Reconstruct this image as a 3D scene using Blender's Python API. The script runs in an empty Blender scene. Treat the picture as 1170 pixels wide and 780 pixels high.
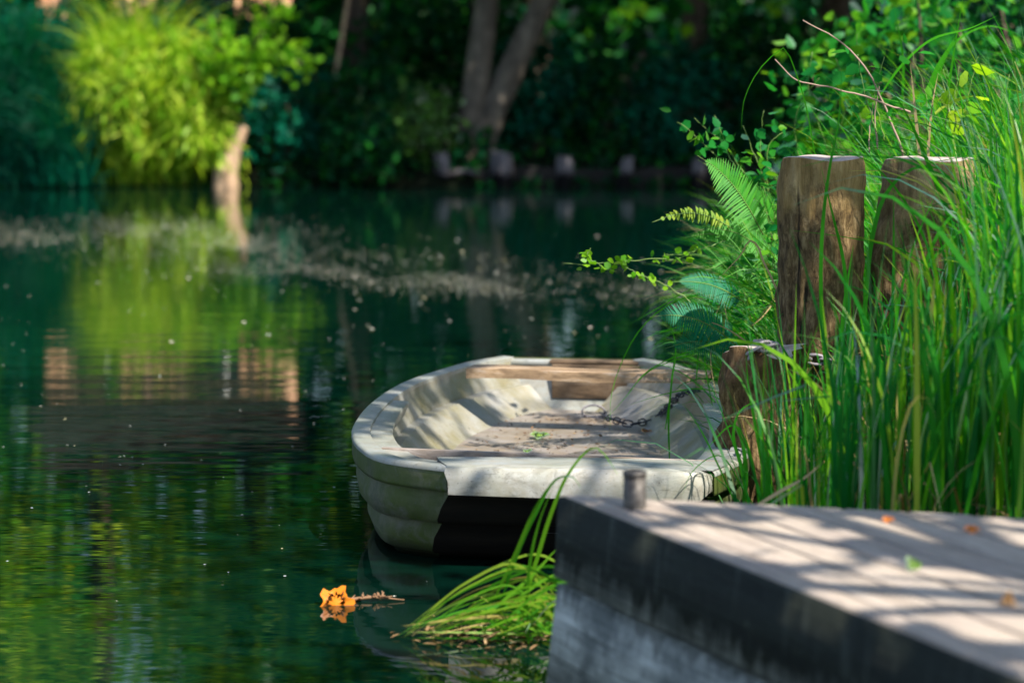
import bpy, math, random
import numpy as np
from mathutils import Vector, Matrix
rng = np.random.default_rng(11)
random.seed(5)
R = math.radians
scene = bpy.context.scene
COL = scene.collection

# ------------------------------------------------------------------ camera
F = 2600.0; CX, CY = 585.0, 390.0; CAMH = 1.6
PITCH = math.atan(288.0 / F)
def P(px, py, d=None, z=None):
    """point of the place seen at a pixel of the photograph, at distance d (along y) or height z"""
    r = (px - CX) / F; u = -(py - CY) / F
    v = np.array([r, math.cos(PITCH) + u * math.sin(PITCH), -math.sin(PITCH) + u * math.cos(PITCH)])
    t = d / v[1] if d is not None else (z - CAMH) / v[2]
    return np.array([0, 0, CAMH]) + v * t
cam = bpy.data.cameras.new('camera'); camo = bpy.data.objects.new('camera', cam); COL.objects.link(camo)
camo.location = (0, 0, CAMH); camo.rotation_euler = (R(90) - PITCH, 0, 0)
cam.sensor_width = 36; cam.lens = 36 * F / 1170; cam.clip_end = 2000
cam.dof.use_dof = True; cam.dof.focus_distance = 8.2; cam.dof.aperture_fstop = 2.0
scene.camera = camo

# ------------------------------------------------------------------ light
SUN = np.array([0.43, -0.47, 0.77]); SUN /= np.linalg.norm(SUN)
w = bpy.data.worlds.new('World'); scene.world = w; w.use_nodes = True
nt = w.node_tree; bg = nt.nodes['Background']
sky = nt.nodes.new('ShaderNodeTexSky'); sky.sky_type = 'NISHITA'; sky.sun_disc = False
sky.sun_elevation = math.asin(SUN[2]); sky.sun_rotation = math.atan2(SUN[0], SUN[1])
nt.links.new(sky.outputs[0], bg.inputs[0]); bg.inputs[1].default_value = 0.105
sl = bpy.data.lights.new('sun', 'SUN'); sl.energy = 5.0; sl.angle = R(0.5); sl.color = (1, 0.93, 0.82)
so = bpy.data.objects.new('sun', sl); COL.objects.link(so)
so.rotation_euler = Vector(SUN).to_track_quat('Z', 'Y').to_euler(); so.location = (10, -8, 20)
scene.view_settings.view_transform = 'Standard'; scene.view_settings.look = 'None'
scene.view_settings.exposure = 1.35; scene.view_settings.gamma = 1
c = scene.cycles
c.use_denoising = True; c.max_bounces = 7; c.diffuse_bounces = 3; c.glossy_bounces = 3; c.transmission_bounces = 3
c.transparent_max_bounces = 4; c.caustics_reflective = False; c.caustics_refractive = False
c.sample_clamp_indirect = 4.0

# ------------------------------------------------------------------ node helpers
class NT:
    def __init__(s, name):
        s.m = bpy.data.materials.new(name); s.m.use_nodes = True; s.t = s.m.node_tree; s.t.nodes.clear()
        s.out = s.n('ShaderNodeOutputMaterial')
    def n(s, k, **kw):
        x = s.t.nodes.new(k)
        for a, b in kw.items():
            if isinstance(b, tuple) and a.startswith('i_'): pass
            setattr(x, a, b)
        return x
    def l(s, a, b): s.t.links.new(a, b)
    def coord(s, scale=(1, 1, 1), which='Object', rot=(0, 0, 0)):
        tc = s.n('ShaderNodeTexCoord'); mp = s.n('ShaderNodeMapping')
        mp.inputs['Scale'].default_value = scale; mp.inputs['Rotation'].default_value = rot
        s.l(tc.outputs[which], mp.inputs[0]); return mp.outputs[0]
    def noise(s, vec, scale, detail=4, rough=0.55, dist=0):
        x = s.n('ShaderNodeTexNoise'); x.inputs['Scale'].default_value = scale; x.inputs['Detail'].default_value = detail
        x.inputs['Roughness'].default_value = rough; x.inputs['Distortion'].default_value = dist
        s.l(vec, x.inputs['Vector']); return x.outputs['Fac']
    def ramp(s, fac, stops):
        x = s.n('ShaderNodeValToRGB'); e = x.color_ramp.elements
        while len(e) < len(stops): e.new(0.5)
        for i, (p, col) in enumerate(stops):
            e[i].position = p; e[i].color = (col[0], col[1], col[2], 1) if isinstance(col, (tuple, list)) else (col, col, col, 1)
        s.l(fac, x.inputs[0]); return x.outputs[0]
    def mix(s, fac, a, b, mode='MIX'):
        x = s.n('ShaderNodeMix', data_type='RGBA', blend_type=mode)
        if isinstance(fac, (int, float)): x.inputs[0].default_value = fac
        else: s.l(fac, x.inputs[0])
        for i, v in ((6, a), (7, b)):
            if isinstance(v, tuple): x.inputs[i].default_value = (*v, 1)
            else: s.l(v, x.inputs[i])
        return x.outputs[2]
    def math(s, op, a, b=None):
        x = s.n('ShaderNodeMath', operation=op)
        for i, v in enumerate((a, b)):
            if v is None: continue
            if isinstance(v, (int, float)): x.inputs[i].default_value = v
            else: s.l(v, x.inputs[i])
        return x.outputs[0]
    def bump(s, h, dist, strength=1.0):
        x = s.n('ShaderNodeBump'); x.inputs['Distance'].default_value = dist; x.inputs['Strength'].default_value = strength
        s.l(h, x.inputs['Height']); return x.outputs[0]
    def pbr(s, col, rough=0.6, normal=None, **kw):
        b = s.n('ShaderNodeBsdfPrincipled')
        for k, v in (('Base Color', col), ('Roughness', rough)):
            if isinstance(v, tuple): b.inputs[k].default_value = (*v, 1)
            elif isinstance(v, (int, float)): b.inputs[k].default_value = v
            else: s.l(v, b.inputs[k])
        for k, v in kw.items(): b.inputs[k.replace('_', ' ')].default_value = v
        if normal is not None: s.l(normal, b.inputs['Normal'])
        s.l(b.outputs[0], s.out.inputs[0]); return s.m

def leaf_mat(name, stops, trans=0.4, gloss=0.06, rough=0.4, tcol=1.5):
    """leaf: diffuse + light coming through + a waxy sheen; each blade/leaf its own tint"""
    s = NT(name); g = s.n('ShaderNodeNewGeometry')
    col = s.ramp(g.outputs['Random Per Island'], stops)
    d = s.n('ShaderNodeBsdfDiffuse'); s.l(col, d.inputs[0])
    t = s.n('ShaderNodeBsdfTranslucent')
    tc = s.mix(1.0, col, (tcol * 1.05, tcol, tcol * 0.45), 'MULTIPLY'); s.l(tc, t.inputs[0])
    m1 = s.n('ShaderNodeMixShader'); m1.inputs[0].default_value = trans; s.l(d.outputs[0], m1.inputs[1]); s.l(t.outputs[0], m1.inputs[2])
    gl = s.n('ShaderNodeBsdfGlossy'); gl.inputs['Roughness'].default_value = rough
    fr = s.n('ShaderNodeFresnel'); fr.inputs[0].default_value = 1.4
    fm = s.math('MULTIPLY', fr.outputs[0], gloss * 10)
    fm = s.math('MINIMUM', fm, 0.5)
    m2 = s.n('ShaderNodeMixShader'); s.l(fm, m2.inputs[0]); s.l(m1.outputs[0], m2.inputs[1]); s.l(gl.outputs[0], m2.inputs[2])
    s.l(m2.outputs[0], s.out.inputs[0]); return s.m

def wood_mat(name, dark, mid, light, scale=(3, 30, 30), sc=1.0, rough=0.8, bumpd=0.004, moss=None):
    s = NT(name); v = s.coord(scale)
    f1 = s.noise(v, 1.0 * sc, 6, 0.65, 0.4)
    col = s.ramp(f1, [(0.3, dark), (0.5, mid), (0.72, light)])
    v2 = s.coord((1, 1, 1)); f2 = s.noise(v2, 5.0, 5, 0.6)
    col = s.mix(s.ramp(f2, [(0.35, 0.55), (0.6, 0.0)]), col, dark)
    if moss: 
        f3 = s.noise(v2, 9.0, 5, 0.7); col = s.mix(s.ramp(f3, [(0.5, 0.0), (0.62, 0.75)]), col, moss)
    f4 = s.noise(v2, 70.0, 3)
    h = s.math('ADD', f1, s.math('MULTIPLY', f4, 0.35))
    return s.pbr(col, rough, s.bump(h, bumpd), Specular_IOR_Level=0.3)

# ------------------------------------------------------------------ mesh helpers
def mesh_np(name, V, faces_list, mat, smooth=False, parent=None, loc=None):
    """faces_list: list of (m,k) int arrays. ONE mesh object."""
    V = np.asarray(V, dtype=np.float32).reshape(-1, 3)
    if loc is not None: V = V - np.asarray(loc, dtype=np.float32)
    fl = [np.asarray(f, dtype=np.int32) for f in faces_list if len(f)]
    me = bpy.data.meshes.new(name)
    nl = sum(f.size for f in fl); nf = sum(f.shape[0] for f in fl)
    me.vertices.add(len(V)); me.vertices.foreach_set('co', V.ravel())
    me.loops.add(nl); me.polygons.add(nf)
    me.loops.foreach_set('vertex_index', np.concatenate([f.ravel() for f in fl]))
    tot = np.concatenate([np.full(f.shape[0], f.shape[1], np.int32) for f in fl])
    st = np.concatenate([[0], np.cumsum(tot)[:-1]]).astype(np.int32)
    me.polygons.foreach_set('loop_start', st); me.polygons.foreach_set('loop_total', tot)
    if smooth: me.polygons.foreach_set('use_smooth', np.ones(nf, dtype=bool))
    me.update(calc_edges=True); me.validate()
    o = bpy.data.objects.new(name, me); COL.objects.link(o)
    if mat: me.materials.append(mat)
    if parent is not None: o.parent = parent
    if loc is not None and parent is None: o.location = loc
    return o

class MB:
    def __init__(s): s.V = []; s.F = {}; s.n = 0
    def add(s, V, faces):
        V = np.asarray(V, float).reshape(-1, 3); s.V.append(V)
        for f in faces: s.F.setdefault(len(f), []).append([i + s.n for i in f])
        s.n += len(V)
    def addnp(s, V, F):
        s.V.append(V); s.F.setdefault(F.shape[1], []).extend((F + s.n).tolist()); s.n += len(V)
    def box(s, c, d, rot=None):
        x, y, z = [v / 2 for v in d]
        V = np.array([(a * x, b * y, e * z) for e in (-1, 1) for b in (-1, 1) for a in (-1, 1)])
        if rot is not None: V = V @ np.array(rot).T
        s.add(V + np.asarray(c), [(0, 2, 3, 1), (4, 5, 7, 6), (0, 1, 5, 4), (2, 6, 7, 3), (0, 4, 6, 2), (1, 3, 7, 5)])
    def tube(s, pts, rad, n=8, cap=True):
        pts = np.asarray(pts, float); rad = np.broadcast_to(np.asarray(rad, float), (len(pts),))
        T = np.gradient(pts, axis=0); T /= np.linalg.norm(T, axis=1)[:, None] + 1e-9
        up = np.array([0, 0, 1.0]) if abs(T[0][2]) < 0.9 else np.array([1.0, 0, 0])
        a = np.linspace(0, 2 * math.pi, n, endpoint=False); V = []
        x = np.cross(up, T[0])
        for i in range(len(pts)):
            x = x - T[i] * (x @ T[i]); x /= np.linalg.norm(x) + 1e-9; y = np.cross(T[i], x)
            V.append(pts[i] + rad[i] * (np.cos(a)[:, None] * x + np.sin(a)[:, None] * y))
        faces = []
        for i in range(len(pts) - 1):
            for j in range(n):
                k = (j + 1) % n; faces.append((i * n + j, i * n + k, (i + 1) * n + k, (i + 1) * n + j))
        if cap: faces += [tuple(range(n - 1, -1, -1)), tuple((len(pts) - 1) * n + j for j in range(n))]
        s.add(np.concatenate(V), faces)
    def grid(s, G, flip=False):
        G = np.asarray(G, float); a, b = G.shape[:2]
        i = np.arange(a - 1)[:, None] * b + np.arange(b - 1)[None, :]
        F = np.stack([i, i + 1, i + b + 1, i + b], -1).reshape(-1, 4)
        if flip: F = F[:, ::-1]
        s.addnp(G.reshape(-1, 3), F)
    def build(s, name, mat, parent=None, smooth=False, loc=None, bevel=0):
        o = mesh_np(name, np.concatenate(s.V), [np.array(f) for f in s.F.values()], mat, smooth, parent, loc)
        if bevel:
            b = o.modifiers.new('bevel', 'BEVEL'); b.width = bevel; b.segments = 2; b.limit_method = 'ANGLE'; b.angle_limit = R(40)
        return o

def tag(o, label=None, cat=None, group=None, kind=None):
    if label: o['label'] = label
    if cat: o['category'] = cat
    if group: o['group'] = group
    if kind: o['kind'] = kind
    return o
def thing(name, label, cat, loc=(0, 0, 0), group=None):
    o = bpy.data.objects.new(name, None); COL.objects.link(o); o.location = loc; o.empty_display_size = 0.1
    return tag(o, label, cat, group)
def under(o, root):
    """parent o (built in place coordinates) under root without moving it"""
    o.parent = root; o.matrix_parent_inverse = Matrix.Translation(-Vector(root.location)); return o

def unit(v): return v / (np.linalg.norm(v, axis=-1, keepdims=True) + 1e-9)
def smooth_path(pts, n):
    pts = np.asarray(pts, float)
    d = np.concatenate([[0], np.cumsum(np.linalg.norm(np.diff(pts, axis=0), axis=1))]); t = np.linspace(0, d[-1], n)
    m = np.gradient(pts, d, axis=0); out = np.zeros((n, pts.shape[1]))
    for k, tt in enumerate(t):
        i = min(max(np.searchsorted(d, tt) - 1, 0), len(pts) - 2); h = d[i + 1] - d[i]; u = (tt - d[i]) / h
        out[k] = ((2*u**3-3*u**2+1)*pts[i] + (u**3-2*u**2+u)*h*m[i] + (-2*u**3+3*u**2)*pts[i+1] + (u**3-u**2)*h*m[i+1])
    return out

def blades(base, length, az, lean, bend, width, K=7, twist=0.0, power=1.5, kink=None):
    """N grass blades as ribbons. returns V, F"""
    N = len(base); s = np.linspace(0, 1, K + 1)
    th = lean[:, None] + bend[:, None] * s[None, :] ** power
    if kink is not None:
        th = th + (s[None, :] > kink[:, None]) * (kink[:, None] < 1) * 1.6
    ds = length[:, None] / K
    dx = np.sin(th) * ds; dz = np.cos(th) * ds
    h = np.concatenate([np.zeros((N, 1)), np.cumsum(dx[:, :-1], 1)], 1); zz = np.concatenate([np.zeros((N, 1)), np.cumsum(dz[:, :-1], 1)], 1)
    ca, sa = np.cos(az)[:, None], np.sin(az)[:, None]
    C = np.stack([base[:, 0:1] + h * ca, base[:, 1:2] + h * sa, base[:, 2:3] + zz], -1)
    tw = (rng.normal(0, 1, N) * twist)[:, None] + (rng.normal(0, .5, N) * (1 if twist else 0))[:, None] * s[None, :]
    # width vector: horizontal perpendicular, twisted towards the blade normal
    perp = np.stack([-sa, ca, np.zeros_like(sa)], -1); nor = np.stack([np.cos(th) * ca, np.cos(th) * sa, -np.sin(th)], -1)
    wv = perp * np.cos(tw)[..., None] + nor * np.sin(tw)[..., None]
    prof = np.minimum(1, 0.55 + 1.6 * s) * (1 - np.clip((s - 0.35) / 0.65, 0, 1) ** 1.6)
    prof = np.maximum(prof, 0.03)
    W = width[:, None] * prof[None, :] * 0.5
    A = C - wv * W[..., None]; B = C + wv * W[..., None]
    V = np.stack([A, B], 2).reshape(N, -1, 3); M = 2 * (K + 1)
    f = np.array([[2*i, 2*i+1, 2*i+3, 2*i+2] for i in range(K)])
    Fc = (np.arange(N)[:, None, None] * M + f[None]).reshape(-1, 4)
    return V.reshape(-1, 3), Fc

LEAF = np.array([(0, 0, 0), (.25, -.32, .04), (.62, -.30, .03), (1, 0, -.06), (.62, .30, .03), (.25, .32, .04), (.45, 0, -.03)])
LEAFF = np.array([(0, 1, 6), (1, 2, 6), (2, 3, 6), (3, 4, 6), (4, 5, 6), (5, 0, 6)])
DIA = np.array([(0, 0, 0), (.45, -.36, .06), (1, 0, 0), (.5, .36, .06)]); DIAF = np.array([(0, 1, 2, 3)])
def leaves(c, size, dirs=None, flat=0.5, shape='leaf', aspect=1.0):
    """leaves at points c; dirs: outward directions"""
    N = len(c); T, TF = (LEAF, LEAFF) if shape == 'leaf' else (DIA, DIAF)
    if dirs is None: dirs = rng.normal(0, 1, (N, 3))
    x = unit(dirs + rng.normal(0, .35, (N, 3)))
    nrm = rng.normal(0, 1, (N, 3)) * (1 - flat) + np.array([0, 0, 1.0]) * flat
    y = unit(np.cross(nrm, x)); z = np.cross(x, y)
    T = T.copy(); T[:, 1] *= aspect
    V = c[:, None, :] + size[:, None, None] * (T[None, :, 0:1] * x[:, None] + T[None, :, 1:2] * y[:, None] + T[None, :, 2:3] * z[:, None])
    Fc = (np.arange(N)[:, None, None] * len(T) + TF[None]).reshape(-1, TF.shape[1])
    return V.reshape(-1, 3), Fc

GAPS = []   # (point, radius): openings in the canopy through which the sun reaches a place
def open_sky(c, extra=0.0):
    keep = np.ones(len(c), bool)
    for p, r in GAPS:
        q = c - np.asarray(p); t = q @ SUN; dist = np.linalg.norm(q - t[:, None] * SUN, axis=1)
        keep &= ~((dist < r + extra) & (t > 0.3))
    return keep
def cloud(center, radii, ncl, per, spread, shell=0.5):
    """points in clumps through an ellipsoid: uneven outline with gaps"""
    d = unit(rng.normal(0, 1, (ncl, 3))); rr = rng.uniform(shell, 1, ncl) ** 0.6
    cc = np.asarray(center) + d * rr[:, None] * np.asarray(radii)
    pts = np.repeat(cc, per, 0) + rng.normal(0, 1, (ncl * per, 3)) * spread
    return pts, cc

# ------------------------------------------------------------------ materials
G = {}
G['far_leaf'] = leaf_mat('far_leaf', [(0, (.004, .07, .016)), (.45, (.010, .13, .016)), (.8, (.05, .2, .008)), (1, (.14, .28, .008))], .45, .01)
G['sunny_leaf'] = leaf_mat('sunny_leaf', [(0, (.02, .17, .012)), (.5, (.12, .34, .012)), (1, (.40, .52, .03))], .5, .01)  # paler leaf colour makes crowns look sunlit in the water
G['shade_leaf'] = leaf_mat('shade_leaf', [(0, (.002, .028, .014)), (.6, (.003, .055, .016)), (1, (.012, .11, .010))], .4, .008)  # leaf green darkened and blued: the wood's shade is in the colour
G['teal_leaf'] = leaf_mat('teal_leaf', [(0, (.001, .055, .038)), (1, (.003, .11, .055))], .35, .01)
G['lime_leaf'] = leaf_mat('lime_leaf', [(0, (.08, .24, .008)), (.45, (.22, .40, .015)), (1, (.46, .55, .07))], .5, .01)
G['round_leaf'] = leaf_mat('round_leaf', [(0, (.05, .2, .008)), (1, (.16, .33, .012))], .48, .01)
G['sedge'] = leaf_mat('sedge', [(0, (.006, .085, .022)), (.3, (.010, .14, .022)), (.6, (.03, .20, .010)), (.82, (.09, .29, .010)), (.92, (.18, .35, .015)), (.97, (.30, .30, .06)), (1, (.42, .32, .15))], .56, .018, .35, 2.1)
G['grass'] = leaf_mat('grass', [(0, (.005, .15, .015)), (.5, (.025, .24, .010)), (.9, (.12, .34, .010)), (1, (.3, .25, .1))], .5, .012, .4, 1.7)
G['fern'] = leaf_mat('fern', [(0, (.025, .19, .015)), (1, (.06, .27, .018))], .45, .01)
G['fern_yellow'] = leaf_mat('fern_yellow', [(0, (.10, .22, .01)), (1, (.2, .28, .01))], .4, .01)
G['fern_teal'] = leaf_mat('fern_teal', [(0, (.003, .12, .06)), (1, (.008, .17, .08))], .35, .01)
G['shrub'] = leaf_mat('shrub', [(0, (.006, .12, .028)), (.6, (.02, .19, .016)), (1, (.12, .29, .010))], .45, .012, .4)
G['dry'] = NT('dry_stalk').pbr((.27, .185, .14), .85)
G['twig'] = NT('brown_twig').pbr((.16, .085, .04), .8)
G['dry_grass'] = NT('dry_grass').pbr((.42, .30, .14), .7)
G['stem'] = NT('green_stem').pbr((.10, .18, .03), .5)
G['bark'] = wood_mat('bark', (.03, .022, .016), (.09, .065, .045), (.17, .13, .10), (14, 14, 2), 1.0, .9, .02)
G['bark_tan'] = wood_mat('bark_tan', (.16, .10, .06), (.36, .24, .15), (.5, .36, .24), (9, 9, 2), 1.0, .9, .02)
G['bark_grey'] = wood_mat('bark_grey', (.035, .029, .022), (.11, .09, .068), (.19, .16, .125), (9, 9, 1.5), 1.0, .9, .02)
def piling_mat():
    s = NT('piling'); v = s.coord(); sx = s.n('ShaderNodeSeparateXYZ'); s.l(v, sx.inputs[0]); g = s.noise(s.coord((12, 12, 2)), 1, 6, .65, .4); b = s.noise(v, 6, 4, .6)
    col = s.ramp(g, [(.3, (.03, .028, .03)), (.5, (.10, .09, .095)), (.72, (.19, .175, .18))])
    h = s.math('ADD', sx.outputs[2], s.math('MULTIPLY', s.math('SUBTRACT', b, .5), .25))   # wet foot, blackened further: shade round the bases put into the colour
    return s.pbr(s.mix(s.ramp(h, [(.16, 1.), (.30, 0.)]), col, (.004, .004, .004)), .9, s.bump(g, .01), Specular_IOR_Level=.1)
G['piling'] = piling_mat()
G['timber'] = wood_mat('timber', (.003, .003, .0025), (.008, .007, .006), (.02, .018, .016), (2, 12, 12), 1.0, .9, .01)

def soil():
    s = NT('soil'); v = s.coord(); f = s.noise(v, 3, 8, .7); g = s.noise(v, 40, 4)
    col = s.ramp(f, [(.3, (.006, .006, .003)), (.55, (.018, .015, .008)), (.75, (.014, .03, .007))])
    return s.pbr(col, .95, s.bump(g, .02))
G['soil'] = soil()
def water():
    s = NT('water')
    v1 = s.coord((0.9, 4.5, 1)); v2 = s.coord((3.0, 16.0, 1)); v3 = s.coord((.25, .8, 1))
    a = s.noise(v1, 1.0, 3, .5); b = s.noise(v2, 1.0, 2, .5); e = s.noise(v3, 1.0, 2, .5)
    h = s.math('ADD', s.math('MULTIPLY', a, 1.0), s.math('ADD', s.math('MULTIPLY', b, .16), s.math('MULTIPLY', e, 2.4)))
    return s.pbr((.0005, .0085, .0055), .012, s.bump(h, 0.0020), IOR=1.42, Specular_IOR_Level=0.5)
G['water'] = water()

# ------------------------------------------------------------------ the setting
def plane(name, x0, x1, y0, y1, z, mat):
    return tag(mesh_np(name, [(x0, y0, z), (x1, y0, z), (x1, y1, z), (x0, y1, z)], [[(0, 1, 2, 3)]], mat), kind='structure')
plane('water', -300, 300, -60, 500, 0.0, G['water'])

def vnoise(x, y, s=1.0):
    return (np.sin(x*1.7*s+1.3)*np.cos(y*1.3*s+.4) + .5*np.sin(x*3.9*s+y*2.1*s) + .25*np.sin(x*8.1*s-y*6.7*s)) / 1.75
def far_edge(x): return 37.7 + 0.25 * np.sin(x * .9) + .15 * np.sin(x * 2.3 + 1)
def far_z(x, y):
    q = y - far_edge(x)
    return -.4 + .75 * np.clip((q + .25) / .45, 0, 1) + .07 * np.clip(q, 0, 200) + .12 * vnoise(x, y) * np.clip(q, 0, 1)
xs = np.concatenate([np.linspace(-250, -32, 14), np.linspace(-30, 30, 150), np.linspace(32, 250, 14)])
ys = np.concatenate([np.linspace(36.6, 40, 34), np.linspace(40.5, 60, 40), np.linspace(64, 420, 20)])
XX, YY = np.meshgrid(xs, ys, indexing='ij')
m = MB(); m.grid(np.stack([XX, YY, far_z(XX, YY)], -1)); s = NT('shaded_soil'); M_shaded_soil = s.pbr(s.ramp(s.noise(s.coord(), 4, 6, .7), [(.35, (.002, .003, .002)), (.7, (.006, .010, .004))]), .95, Specular_IOR_Level=.05)  # far bank soil turned near black, the bank's deep shade in its colour
tag(m.build('terrain', M_shaded_soil, smooth=True), kind='structure')

BY = np.array([-30, 6, 8.5, 10, 12, 14, 18, 24, 34]); BX = np.array([.9, .82, .92, 1.02, 1.1, 1.6, 3.4, 6.0, 9.0])
def bank_x(y): return np.interp(y, BY, BX)
def bank_z(x, y):
    q = x - bank_x(y) + .05 * np.sin(y * 5) + .03 * np.sin(y * 13)
    return -.35 + .62 * np.clip((q + .1) / .25, 0, 1) + .17 * np.clip(q, 0, 3.5) + .03 * vnoise(x, y, 2) + .02 * np.clip(q - 3.5, 0, 60)
xs = np.concatenate([np.linspace(.4, 3.5, 70), np.linspace(3.6, 12, 40), np.linspace(13, 120, 14)])
ys = np.concatenate([np.linspace(-30, 4, 10), np.linspace(5.6, 14, 100), np.linspace(14.3, 34, 40)])
XX, YY = np.meshgrid(xs, ys, indexing='ij')
m = MB(); m.grid(np.stack([XX, YY, bank_z(XX, YY)], -1)); tag(m.build('ground', G['soil'], smooth=True), kind='structure')

# ------------------------------------------------------------------ boat
def gel(name, base, algae, amount, dirt=.35, rough=.38, sc=1.0, scum=False):
    s = NT(name); v = s.coord()
    f = s.noise(v, 3.2 * sc, 6, .62); g = s.noise(v, 22, 5, .7); k = s.noise(s.coord((1, 1, 6)), 5, 4, .6)
    col = s.mix(s.ramp(g, [(.42, 0.), (.75, dirt)]), base, (.26, .22, .16))
    col = s.mix(s.ramp(k, [(.5, 0.), (.75, dirt * .8)]), col, (.22, .2, .17))
    col = s.mix(s.ramp(f, [(.5 - .25 * amount, 0.), (.5 + .2, min(1, amount))]), col, algae)
    gr = s.noise(s.coord((1, 1, 1)), 7.5, 7, .75, 1.2); col = s.mix(s.ramp(gr, [(.52, 0.), (.66, .7)]), col, (.13, .125, .10))
    sc1 = s.noise(s.coord((5, 40, 40)), 1, 3, .6, .8); col = s.mix(s.ramp(sc1, [(.64, 0.), (.70, .55)]), col, (.09, .085, .07))
    if scum:   # slimy band just above the waterline
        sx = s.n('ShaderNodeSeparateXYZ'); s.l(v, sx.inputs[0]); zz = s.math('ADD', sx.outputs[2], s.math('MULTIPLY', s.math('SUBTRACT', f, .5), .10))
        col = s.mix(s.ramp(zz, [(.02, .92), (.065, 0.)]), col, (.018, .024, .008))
    sp = s.noise(v, 160, 2, .5); col = s.mix(s.ramp(sp, [(.66, 0.), (.74, .7)]), col, (.05, .04, .03))
    return s.pbr(col, rough, s.bump(g, .0015), Specular_IOR_Level=.4)
M_rim = gel('weathered_white', (.265, .28, .275), (.14, .15, .09), .5, .7)
M_plate = gel('stained_plate', (.34, .34, .32), (.14, .15, .09), .65, .7, .45, 1.6)
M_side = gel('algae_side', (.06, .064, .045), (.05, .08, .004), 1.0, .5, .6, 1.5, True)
M_in = gel('inner_white', (.27, .275, .27), (.12, .10, .022), .8, .65, .38, 1.5)
M_floor = gel('dirty_floor', (.26, .255, .26), (.13, .085, .04), .9, .9, .45, 1.4)
s = NT('shaded_bow'); M_bow = s.pbr(s.ramp(s.noise(s.coord((2, 2, 12)), 3, 5, .7), [(.4, (.006, .005, .004)), (.62, (.012, .009, .006)), (.8, (.03, .019, .010))]), .7, Specular_IOR_Level=.2)  # stained and near black: shade under the plate is put into the colour
M_wood = wood_mat('weathered_wood', (.08, .05, .03), (.28, .19, .11), (.42, .36, .30), (3, 26, 26), 1.0, .75, .003)
M_woodd = wood_mat('dark_wood', (.03, .022, .016), (.13, .085, .05), (.24, .18, .13), (3, 26, 26), 1.0, .8, .003)
M_woodg = wood_mat('grey_wood', (.12, .09, .065), (.25, .21, .18), (.36, .33, .32), (3, 26, 26), 1.0, .75, .003)

boat = thing('rowing_boat', 'weathered white dinghy with a blunt bow moored behind the wooden landing', 'boat', (.2, 9.0, 0))
Lp = smooth_path([(-.215, 7.5), (-.427, 7.67), (-.538, 7.97), (-.582, 8.27), (-.586, 8.71), (-.549, 9.21), (-.436, 9.85), (-.332, 10.16), (-.183, 10.53), (-.041, 10.74)], 40)
Rp = smooth_path([(.66, 7.40), (.775, 7.66), (.85, 8.05), (.885, 8.5), (.9, 9.1), (.88, 9.7), (.81, 10.2), (.72, 10.48), (.62, 10.64)], 40)
def normals(p, sgn):
    t = unit(np.gradient(p, axis=0)); return np.stack([t[:, 1] * sgn, -t[:, 0] * sgn], 1)
NL, NR = normals(Lp, 1), normals(Rp, -1)
def sheer(i): return .345 - .008 * (i / 39.0) ** 2
def wall(path, nrm, prof, rake=True):
    Gd = np.zeros((40, len(prof), 3))
    for i in range(40):
        s = np.linalg.norm(path[i] - path[0]) if i else 0.
        for j, (ins, z) in enumerate(prof):
            q = path[i] + nrm[i] * ins
            zz = z + (sheer(i) - .345) * max(0, z / .345)
            r = .52 * (.27 - z) / .27 * .345 * math.exp(-s / .6) if rake and z < .27 else 0
            q = q + unit(path[4] - path[0]) * r
            Gd[i, j] = (q[0], q[1], zz)
    return Gd
OUT = [(.0, .345), (.0, .275), (.012, .270), (.022, .268), (.016, .20), (.03, .155), (.045, .140), (.072, .138), (.07, .08), (.10, .025), (.125, .012), (.15, .01), (.2, -.05), (.36, -.13)]
gl_, gr_ = wall(Lp, NL, OUT), wall(Rp, NR, OUT)
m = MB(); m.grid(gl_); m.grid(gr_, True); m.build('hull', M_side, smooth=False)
hull = bpy.data.objects['hull']; under(hull, boat)
for p_ in hull.data.polygons: p_.use_smooth = True
em = hull.modifiers.new('edges', 'EDGE_SPLIT'); em.split_angle = R(38)
m = MB()   # raked bow face, its colour carrying the shade below the plate
cols = 9; Gd = np.zeros((cols, len(OUT) - 2, 3))
for k in range(cols):
    u = k / (cols - 1); Gd[k] = gl_[0, 2:] * (1 - u) + gr_[0, 2:] * u
    Gd[k, :, 1] += .0 - .02 * math.sin(math.pi * u)
m.grid(Gd, True); under(m.build('bow_face', M_bow), boat)
m = MB(); Gd = np.stack([gl_[-1], gr_[-1]]); m.grid(Gd); under(m.build('outer_transom', M_side), boat)
# gunwale: flat flange all the way round with a rolled inner edge
INS = .062
def flange(path, nrm, prof): return wall(path, nrm, prof, False)
m = MB(); fp = [(-.008, .332), (-.008, .340), (-.004, .347), (.004, .351), (.056, .349), (INS, .346), (INS, .318)]
m.grid(flange(Lp, NL, fp)); m.grid(flange(Rp, NR, fp), True)
under(m.build('gunwale', M_rim, smooth=True), boat).modifiers.new('edges', 'EDGE_SPLIT').split_angle = R(50)
m = MB(); fp = [(.02, .262), (-.003, .263), (-.006, .275), (-.006, .332)]
m.grid(flange(Lp, NL, fp)); m.grid(flange(Rp, NR, fp), True); under(m.build('rubbing_strake', M_side), boat)
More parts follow.
